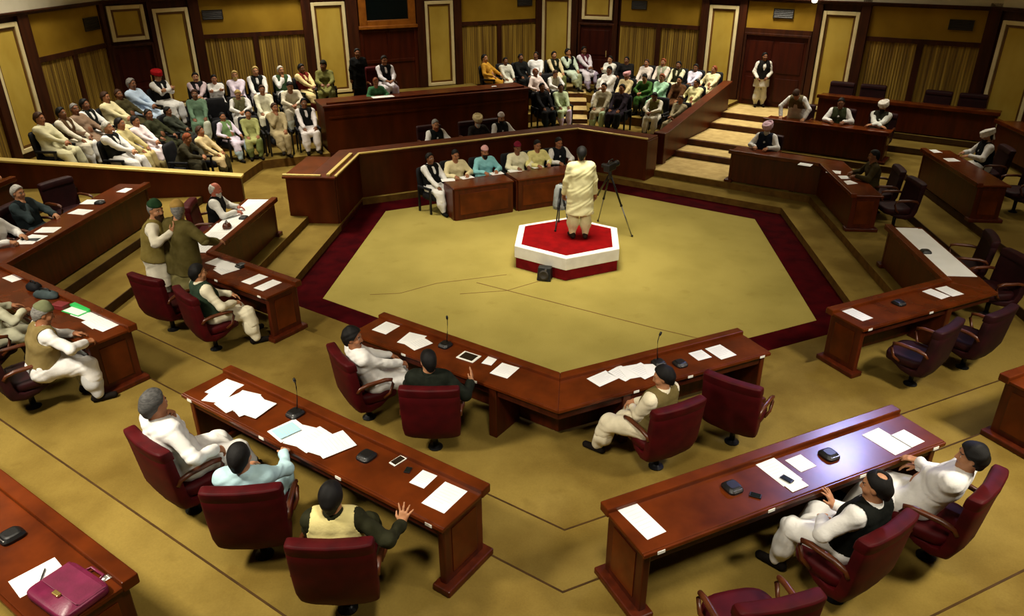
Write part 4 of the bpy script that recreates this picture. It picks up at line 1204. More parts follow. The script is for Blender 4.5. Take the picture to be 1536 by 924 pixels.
    F.keep(X(0, .02, -.03), R @ nrm(V3(0, .12, -1)))
    F.ell(X(0, .108, -.055), (.020, .02, .008), R, .006, sub=True); F.cone(X(0, -.06, -.12), X(0, -.02, -.2), .07, .07, .01, sub=True)
    out['beard'] = F
    F = Field(); F.cone(X(-.030, .088, -.046), X(0, .097, -.038), .006, .0095, .006).cone(X(0, .097, -.038), X(.030, .088, -.046), .0095, .006, .006)
    out['moustache'] = F
    # turban: wound rolls
    F = Field(); F.ell(X(0, -.01, .085), (.098, .112, .072), R, .02)
    for k_ in range(5):
        t = (k_ - 2) * .16
        pts = [X(.102 * math.cos(a), -.012 + .122 * math.sin(a), .055 + .018 * k_ * .8 + t * .10 * math.sin(a + k_)) for a in np.linspace(0, 2 * PI, 13)]
        for p_, q_ in zip(pts[:-1], pts[1:]): F.cone(p_, q_, .024, None, .012)
    F.cone(X(-.03, -.10, .05), X(-.04, -.115, -.07), .028, .02, .02)
    out['turban'] = F
    # soft round cap
    F = Field(); F.ell(X(0, -.014, .085), (.088, .106, .052), R, .01); F.cone(X(0, -.014, .06), X(0, -.014, .09), .086, .082, .02)
    F.keep(X(0, 0, .056), R @ V3(0, -.16, 1)); out['cap'] = F
    # shoes, one mesh each
    for n in 'RL':
        F = Field(); an = J['an' + n]; fd = J['fd' + n]
        F.cone(an + V3(0, 0, -.035) - fd * .05, an + V3(0, 0, -.045) + fd * .16, .045, .039, .02).cone(an - fd * .03, an, .046, .05, .02)
        out['shoe' + n] = F
    return out
RES = {'body': 1.0, 'shirt': 1.25, 'trousers': 1.4, 'waistcoat': 1.25, 'jacket': 1.25, 'hair': .95, 'thick': .95, 'thinning': .95, 'fringe': .95, 'beard': .85, 'moustache': .7, 'turban': .95, 'cap': .9, 'shoeR': 1.0, 'shoeL': 1.0}
class Figure:
    """one pose; meshes are made once per part and shared by the people who take that pose"""
    def __init__(self, P, h):
        self.P, self.h = P, h; self.J = skeleton(P); self.G = garment_fields(P, self.J); self.C = {}
    def mesh(self, part):
        if part not in self.C:
            if part == 'body':
                v, f = body_field(self.P, self.J).mesh(self.h)
                self.C[part] = to_mesh('person', v, f, [SKIN['a'], M['lip'], M['eye_white'], M['eye_dark'], M['brow']], classify=classify_head(self.J))
            else:
                v, f = self.G[part].mesh(self.h * RES[part])
                wr = {'shirt': .0044, 'trousers': .0056, 'waistcoat': .0014, 'jacket': .0026, 'hair': .0032, 'thick': .0045, 'thinning': .003, 'fringe': .002, 'beard': .0015, 'turban': .001}.get(part, 0)
                self.C[part] = to_mesh(part, v, f, [M['black']], wrinkle=wr, seed=len(part))
        return self.C[part]
NAMES = {'shirt': 'shirt', 'trousers': 'trousers', 'waistcoat': 'waistcoat', 'jacket': 'jacket', 'hair': 'hair', 'thick': 'hair', 'thinning': 'hair', 'fringe': 'hair', 'beard': 'beard', 'moustache': 'moustache', 'turban': 'turban', 'cap': 'cap', 'shoeR': 'shoe', 'shoeL': 'shoe'}
def person(fig, loc, rz, label, shirt, trousers=None, vest=None, jacket=None, hair='black', head=None, beard=None, moustache=None, skin='a', shoes=(24, 18, 14), scale=1.0, group=None):
    b = bpy.data.objects.new('person', fig.mesh('body')); COL.objects.link(b)
    b.location = loc; b.rotation_euler = (0, 0, rz); b.scale = (scale,) * 3
    tag(b, label, 'person', group)
    b.material_slots[0].link = 'OBJECT'; b.material_slots[0].material = SKIN[skin]
    def part(p, mat):
        o = bpy.data.objects.new(NAMES[p], fig.mesh(p)); COL.objects.link(o); o.parent = b
        o.material_slots[0].link = 'OBJECT'; o.material_slots[0].material = mat
    part('shirt', cloth(shirt)); part('trousers', cloth(trousers or shirt)); part('shoeR', cloth(shoes, 'shoe')); part('shoeL', cloth(shoes, 'shoe'))
    if vest: part('waistcoat', cloth(vest))
    if jacket: part('jacket', cloth(jacket))
    if isinstance(hair, tuple): part(hair[0], hair_mat(hair[1]))
    elif hair == 'bald': part('fringe', hair_mat('black'))
    elif hair: part('hair', hair_mat(hair))
    if head: part(head[0], cloth(head[1]))
    if beard: part('beard', hair_mat(beard))
    if moustache: part('moustache', hair_mat(moustache))
    return b
# ------------------------------------------------------------------ members near the camera, each in his own pose
W_ = (238, 236, 232); CR = (226, 214, 178); OL = (110, 96, 52)
HH = .009
def at_chair(key, fig, label, dx=0.0, dy=0.0, turn=0.0, **kw):
    c = CH[key]; rz = c.rotation_euler.z + math.radians(turn)
    loc = c.location + Matrix.Rotation(c.rotation_euler.z, 3, 'Z') @ Vector((dx, dy, 0))
    return person(fig, loc, rz, label, **kw)
def lp(key, px, py, z, dx=0.0, dy=0.0, scale=1.0):
    """a point of the hall in the local frame of someone sitting on that chair"""
    c = CH[key]; rz = c.rotation_euler.z
    loc = c.location + Matrix.Rotation(rz, 3, 'Z') @ Vector((dx, dy, 0))
    return tuple(Matrix.Rotation(-rz, 3, 'Z') @ (U(px, py, z) - loc) / scale)
# 1 white, chin on hand
f = Figure(dict(lean=14, hyaw=6, hpitch=-6, faceL=(.0, .15, -.20), hdL=(.1, -.12, 1), hnL=(.5, -.8, 0), curlL=.9, elbL=(-.3, .5, -.8), handR=(.30, .16, .72), hdR=(-.1, .8, -.5), hnR=(-.3, 0, -1), curlR=.6, elbR=(.8, -.5, -.3),
            footR=(.20, .52, .09), footL=(-.12, .58, .09), hy=.0, flapside='R', belly=.02), HH)
at_chair('P1', f, 'man in white shalwar suit resting his chin on his hand at the heaped papers', shirt=W_, hair='saltpepper', skin='a', scale=1.08)
# 2 pale blue shirt, seen from behind
f = Figure(dict(lean=16, seat=.42, hyaw=-12, hpitch=-8, handR=(.22, .42, .80), handL=(-.12, .36, .72), curlR=.3, curlL=.4, hdR=(0, 1, -.2), elbR=(.8, -.1, -.5), hy=.06), HH)
at_chair('P2', f, 'man in pale blue shirt seen from behind, black hair above his chair', shirt=(188, 222, 230), trousers=(40, 42, 46), hair='black', skin='b', dx=-.02)
# 3 cream shirt under dark olive jacket, open hand held out
f = Figure(dict(lean=8, hyaw=-4, hpitch=-4, handR=lp('P3', 602, 786, 1.42), hdR=(.25, .35, .8), hnR=(.1, .85, -.2), curlR=.12, spreadR=.42, elbR=(.8, -.3, -.5), handL=(-.16, .34, .68), hy=.02), HH * .9)
at_chair('P3', f, 'man in cream waistcoat over dark olive sleeves, holding out an open hand, back to us', shirt=(44, 44, 26), trousers=(30, 28, 24), vest=(232, 218, 150), hair='black', skin='b')
# 4 moustache
f = Figure(dict(lean=22, hyaw=-40, hpitch=-4, handR=(.12, .36, .74), handL=(-.14, .33, .73), curlR=.6, footR=(.12, .62, .09), footL=(-.16, .55, .09), hy=.04), HH * .9)
at_chair('P4', f, 'man in white with black hair and moustache, leaning back near the tablet desk', shirt=W_, hair=('thick', 'black'), moustache='black', skin='a', dx=.06, dy=.04)
# 5 dark suit, hand raised over desk
f = Figure(dict(lean=10, seat=.44, hyaw=26, hpitch=-10, handR=lp('P5', 706, 573, 1.12, -.02, -.04), hdR=(.1, .5, .7), hnR=(-.8, .2, .1), curlR=.25, spreadR=.2, elbR=(.8, -.2, -.6), handL=(-.16, .42, .76), hy=.08), HH)
at_chair('P5', f, 'man in dark green suit, back to us, one hand raised over the desk', shirt=(30, 36, 28), trousers=(24, 26, 22), jacket=(30, 34, 26), hair='black', skin='b', dx=-.02, dy=-.04)
# 6 cream with olive waistcoat, legs crossed, head turned
f = Figure(dict(lean=12, hyaw=34, hpitch=-18, handL=(-.04, .30, .68), handR=(.05, .34, .70), curlL=.7, curlR=.7, hdL=(.6, .6, -.2), hdR=(-.6, .6, -.2), footR=(.14, .60, .09), footL=(-.24, .60, .09), kneeL=(-.3, .6, .6), hy=.06, flapside='L'), HH)
at_chair('P6', f, 'man in cream suit and olive waistcoat with hands folded, head turned away', shirt=(232, 222, 194), vest=(112, 98, 58), hair='black', skin='b', dx=-.06, turn=14)
# 7 balding, white with black waistcoat, fingers raised
f = Figure(dict(lean=12, hyaw=20, hpitch=-10, handR=lp('P7', 1250, 758, 1.40, .06, -.02), hdR=(-.1, .5, .8), hnR=(-.3, .9, -.2), curlR=.2, spreadR=.4, elbR=(.7, -.2, -.7), handL=(-.16, .22, .76), elbL=(-1, -.2, -.2), curlL=.7, footR=(.22, .62, .09), footL=(-.20, .52, .09), hy=.05, belly=.03), HH * .9)
at_chair('P7', f, 'balding man in white with black waistcoat raising two fingers at the desk', shirt=W_, vest=(20, 22, 18), hair=('thinning', 'black'), skin='b', dx=.06, dy=-.02)
# 8 white, reclining, reaching the desk
f = Figure(dict(lean=28, hyaw=24, hpitch=-2, handL=lp('P8', 1376, 690, 1.40, 0, .06), hdL=(0, 1, -.1), hnL=(0, -.1, -1), curlL=.3, elbL=(-.8, 0, -.5), handR=(.24, .26, .70), footR=(.16, .70, .09), footL=(-.14, .66, .09), hy=.10, belly=.03), HH)
at_chair('P8', f, 'reclining man in white with thick black hair stretching a hand to the desk', shirt=W_, hair=('thick', 'black'), skin='b', dy=.06)
# 9 below the standing pair
f = Figure(dict(lean=10, hyaw=-10, hpitch=-4, handR=(.22, .30, .72), handL=(-.10, .38, .72), curlR=.6, footR=(.26, .50, .09), footL=(-.10, .62, .09), hy=.04, flapside='R'), HH)
at_chair('P9', f, 'man in cream with dark green waistcoat seated just below the standing pair', shirt=(236, 228, 200), vest=(50, 66, 50), hair='black', skin='b')
# 10, 11 the pair standing and embracing
f = Figure(dict(sit=False, lean=-10, hyaw=-34, hpitch=-10, handR=(.28, .34, 1.34), hdR=(-.3, .5, .6), hnR=(-.5, -.5, .3), curlR=.6, handL=(-.12, .40, 1.22), elbR=(.9, -.2, -.5), belly=.06), HH)
q = U(232, 452, .31 + .5)
person(f, (-6.20, -3.62, LEV[2]), math.radians(-75), 'standing man in olive waistcoat with green cap, embracing his neighbour', shirt=(226, 218, 196), trousers=(222, 214, 190), vest=(134, 118, 62), hair='grey', head=('cap', (38, 66, 40)), beard='brown', skin='b', scale=1.09)
f = Figure(dict(sit=False, lean=-6, hyaw=40, hpitch=-4, handR=(.40, .28, 1.14), hdR=(.1, .9, -.2), curlR=.5, handL=(-.34, .26, 1.25), elbR=(.9, -.3, -.3), belly=.04), HH)
person(f, (-5.74, -3.70, LEV[2]), math.radians(-22), 'standing man in brown jacket seen from behind, wrapped in embrace at the desk corner', shirt=(120, 112, 70), trousers=(120, 112, 76), jacket=(92, 82, 42), hair='grey', beard='white', head=('cap', (176, 142, 78)), skin='b', scale=1.09)
# 12 ruddy-faced
WRITE = dict(lean=-4, hpitch=-14, handR=(.14, .44, .81), handL=(-.16, .42, .81), hdR=(-.2, 1, -.15), hdL=(.3, 1, -.1), curlR=.8, curlL=.4, elbR=(.8, -.2, -.5), elbL=(-.8, -.2, -.5), hy=.06)
f_write = Figure(WRITE, .011)
at_chair('P12', f_write, 'ruddy-faced man in black waistcoat reading at the paper-covered desk', shirt=(232, 230, 222), vest=(18, 20, 22), hair=('fringe', 'white'), beard='white', skin='r', dy=.10)
# 13 writing, beige waistcoat
f = Figure(dict(lean=-14, hyaw=-10, hpitch=-24, handR=(.22, .52, .80), handL=(-.12, .48, .80), hdR=(-.4, 1, -.1), hdL=(.3, 1, -.1), curlR=.8, elbR=(.9, -.2, -.2), elbL=(-.8, -.2, -.4), footR=(.22, .50, .09), hy=.06, belly=.02), HH)
at_chair('P13', f, 'man in beige waistcoat bending over white papers beside the green folder', shirt=(236, 234, 232), vest=(136, 118, 74), trousers=(206, 206, 206), hair='grey', head=('cap', (120, 124, 92)), skin='a', dx=.2, dy=.12)
at_chair('P14', f_write, 'man in pale striped shirt cut off by the frame edge near the dark bags', shirt=(214, 212, 184), trousers=(96, 86, 60), hair='black', skin='a', dy=.08)
f_chin = Figure(dict(lean=10, hyaw=-8, hpitch=-6, faceR=(.03, .11, -.21), hdR=(-.1, -.1, 1), hnR=(-.2, -1, 0), curlR=.8, elbR=(.6, .3, -.6), handL=(-.14, .40, .80), elbL=(-.8, -.2, -.4), hy=.04), .011)
at_chair('P15', f_chin, 'grey-haired man in slate clothes with hand on cheek by the empty looped-arm chair', shirt=(58, 70, 72), hair='white', vest=(30, 38, 40), skin='b')
at_chair('P16', f_write, 'white-clad man cut off by the frame edge at the dark-fronted desk', shirt=W_, hair='grey', skin='b')
at_chair('P23', f_write, 'white-clad man at the third row by the wood barrier, cut by the frame', shirt=(226, 232, 224), hair='black', skin='b')
at_chair('P17', f_write, 'man in pink turban and dark waistcoat at the desk by the aisle steps', shirt=W_, vest=(34, 40, 56), hair='black', beard='white', head=('turban', (226, 190, 206)), skin='b', dy=-.06)
at_chair('P18' if 'P18' in CH else 'R3', f_write, 'man in dark olive behind scattered papers beside the dark chair', shirt=(64, 54, 26), trousers=(40, 36, 26), hair='black', skin='c', dy=.16)
at_chair('P19', f_write, 'white-turbaned man in black waistcoat behind the dark-fronted desk alone', shirt=W_, vest=(20, 22, 24), hair='black', beard='black', head=('turban', (236, 232, 224)), skin='b', dy=.06)
f_lean = Figure(dict(sit=False, lean=-48, hpitch=-80, handR=(.30, .52, .80), handL=(-.30, .52, .80), hdR=(-.2, .8, -.4), hdL=(.2, .8, -.4), elbR=(1, -.2, .1), elbL=(-1, -.2, .1), belly=.05, hem=.45), .011)
at_chair('P20', f_lean, 'man in grey waistcoat over white bending forward over the aisle-side desk', shirt=W_, vest=(112, 100, 72), hair='brown', skin='b', dy=.12)
at_chair('P21', f_write, 'bareheaded man in dark green waistcoat between bending man and turbaned man', shirt=W_, vest=(56, 62, 38), hair='black', skin='c', dy=.12, turn=8)
f_fold = Figure(dict(lean=4, hpitch=-8, handR=(-.10, .40, .80), handL=(.10, .42, .82), hdR=(-1, .3, -.1), hdL=(1, .3, -.1), curlR=.5, elbR=(.9, -.1, -.4), elbL=(-.9, -.1, -.4), hy=.06), .011)
at_chair('P22', f_fold, 'white-turbaned man with folded arms at the end of the three-man desk', shirt=(232, 234, 226), vest=(46, 46, 36), hair='black', beard='black', head=('turban', (230, 224, 214)), skin='b', dy=.08)
# doorman
f = Figure(dict(sit=False, lean=2, hyaw=12, handR=(.20, .20, .95), handL=(-.12, .22, .98), curlR=.6, hdR=(-.6, .3, -.4), hdL=(.6, .3, -.4), hem=.66), .012)
dp = U(1138, 161, LEV[6])
person(f, (dp.x, dp.y + .1, LEV[6]), face_in('EF') + .55, 'attendant standing in the wide doorway, dark waistcoat over white', shirt=(232, 226, 214), trousers=(228, 224, 206), vest=(26, 22, 20), hair='black', skin='c', scale=.93)
# the speaker on the dais, back to us
f = Figure(dict(sit=False, lean=0, hyaw=-8, hpitch=-4, handR=(.29, .08, .84), handL=(-.29, .10, .84), elbR=(.5, -.8, -.1), elbL=(-.5, -.8, -.1), hdR=(0, .3, -1), hdL=(0, .3, -1), curlR=.6, curlL=.6, footR=(.12, 0, .085), footL=(-.12, .02, .085), hem=.50, belly=.03), HH)
sp = U(868, 358, DZ)
person(f, (sp.x, sp.y, DZ), math.radians(8), 'man in pale cream shalwar suit speaking on the dais, back to us', shirt=(226, 220, 172), hair='black', skin='a', scale=1.03, shoes=(40, 26, 18))
# presiding speaker, secretary and aide behind the rostrum
f_rest = Figure(dict(lean=6, hpitch=-8, handR=(.10, .34, .72), handL=(-.10, .34, .72), hdR=(-.7, .6, -.2), hdL=(.7, .6, -.2), curlR=.5, curlL=.5), .013)
person(f_rest, (*SP('FA', 9.62, -.62), 1.32), face_in('FA'), 'presiding man in white with black waistcoat high behind the rostrum', shirt=(236, 230, 236), vest=(22, 18, 22), trousers=(214, 200, 222), hair='black', skin='a')
person(f_write, (*SP('FA', 9.3, -1.05), .95), face_in('FA'), 'small secretary in green bending beside the presiding man', shirt=(70, 120, 80), trousers=(40, 60, 46), hair='red', skin='a', scale=.9)
f_stand = Figure(dict(sit=False, lean=0), .014)
person(f_stand, (*SP('FA', 10.6, -1.15), 1.15), face_in('FA'), 'aide all in black standing beside the presiding chair', shirt=(20, 20, 20), trousers=(20, 20, 20), hair='black', skin='c', scale=.95)
# three men between the bench and the rostrum
for px, py, kw, lab in ((650, 187, dict(shirt=W_, vest=(22, 26, 26), hair='grey', beard='red', skin='b'), 'man in black waistcoat leaning on the parapet bench, first of three'),
                        (713, 181, dict(shirt=(40, 36, 34), hair='black', head=('turban', (226, 206, 158)), beard='white', skin='b'), 'man in dark clothes and cream turban on the parapet bench, middle of three'),
                        (748, 177, dict(shirt=W_, vest=(30, 30, 34), hair='black', beard='black', head=('cap', (238, 226, 226)), skin='b'), 'man in white cap and dark waistcoat at the parapet bench')):
    p = UW(px, py, 'FA', 6.2)
    person(f_write, (p.x, p.y, p.z - 1.19), face_in('FA') + .1, lab, **kw)
    c = copy_tree(chair0); c.location = (p.x - SIDE['FA'][0][0] * -.12, p.y + SIDE['FA'][0][1] * .12, LEV[2]); c.rotation_euler = (0, 0, face_in('FA'))
    tag(c, 'chair behind the parapet bench under the ' + lab.split(' at ')[0].split(' leaning')[0].split(' on the')[0], 'chair', 'members swivel chairs')
    for ch in c.children:
        if ch.name.split('.')[0] in ('backrest', 'headrest', 'seat'):
            ch.material_slots[0].link = 'OBJECT'; ch.material_slots[0].material = M['chair_dark']

# ------------------------------------------------------------------ seated poses shared by clerks and visitors
FIG = {
 'A': Figure(dict(lean=8, curlR=.4, curlL=.4), .014),
 'B': Figure(dict(lean=12, hpitch=-4, handR=(.02, .30, .72), handL=(-.02, .32, .74), hdR=(-.8, .5, -.2), hdL=(.8, .5, -.2), curlR=.6, curlL=.6, footR=(.16, .52, .09), footL=(-.2, .48, .09), knR=0), .014),
 'C': Figure(dict(lean=-22, hpitch=-26, handR=(.06, .50, .72), handL=(-.06, .50, .74), hdR=(-.5, .7, -.2), hdL=(.5, .7, -.2), curlR=.8, curlL=.8, elbR=(1, 0, -.3), elbL=(-1, 0, -.3)), .014),
 'D': Figure(dict(lean=14, hyaw=18, faceR=(.03, .11, -.21), hdR=(-.1, -.1, 1), hnR=(-.2, -1, 0), curlR=.8, elbR=(.6, .3, -.6), handL=(-.14, .30, .68), footR=(.02, .58, .2), flatfeet=False), .014),
 'E': Figure(dict(lean=4, hpitch=-2, handR=(-.08, .22, .92), handL=(.08, .24, .90), hdR=(-1, .1, 0), hdL=(1, .1, 0), hnR=(0, -1, 0), hnL=(0, -1, 0), elbR=(.9, -.1, -.5), elbL=(-.9, -.1, -.5), curlR=.3), .014),
 'F': Figure(dict(lean=16, hyaw=-22, handR=(.32, .16, .72), handL=(-.10, .32, .70), footR=(.24, .5, .09), footL=(-.18, .55, .09), belly=.03), .014),
}
def make_seat():
    """visitors' upholstered armchair"""
    e = empty('visitor_armchair')
    MB().loft([[(u, v + .06, z) for u, v in sq(w, d, 20, 4)] for z, w, d in ((.30, .46, .46), (.33, .52, .52), (.44, .52, .52), (.47, .46, .46))]).build('seat', M['seat_black'], e, smooth=True)
    MB().loft([[(u, -.22 + v - (z - .4) * .14, z) for u, v in sq(w, d, 20, 4)] for z, w, d in ((.36, .48, .08), (.40, .52, .11), (.80, .52, .10), (.93, .50, .09), (.97, .44, .05))]).build('backrest', M['seat_black'], e, smooth=True)
    for s in (-1, 1):
        MB().box(s * .285 - .028, s * .285 + .028, -.22, .24, .56, .61).build('armrest', M['seat_black'], e, bevel=.012)
        for y in (-.20, .20):
            MB().box(s * .285 - .022, s * .285 + .022, y - .022, y + .022, 0, .56).build('leg', M['black'], e, bevel=.006)
    return e
seat0 = make_seat(); seat_n = [0]
def place_seat(x, y, z, rz, label):
    s = seat0 if seat_n[0] == 0 else copy_tree(seat0); seat_n[0] += 1
    s.location = (x, y, z); s.rotation_euler = (0, 0, rz); tag(s, label, 'chair', 'visitors armchairs')
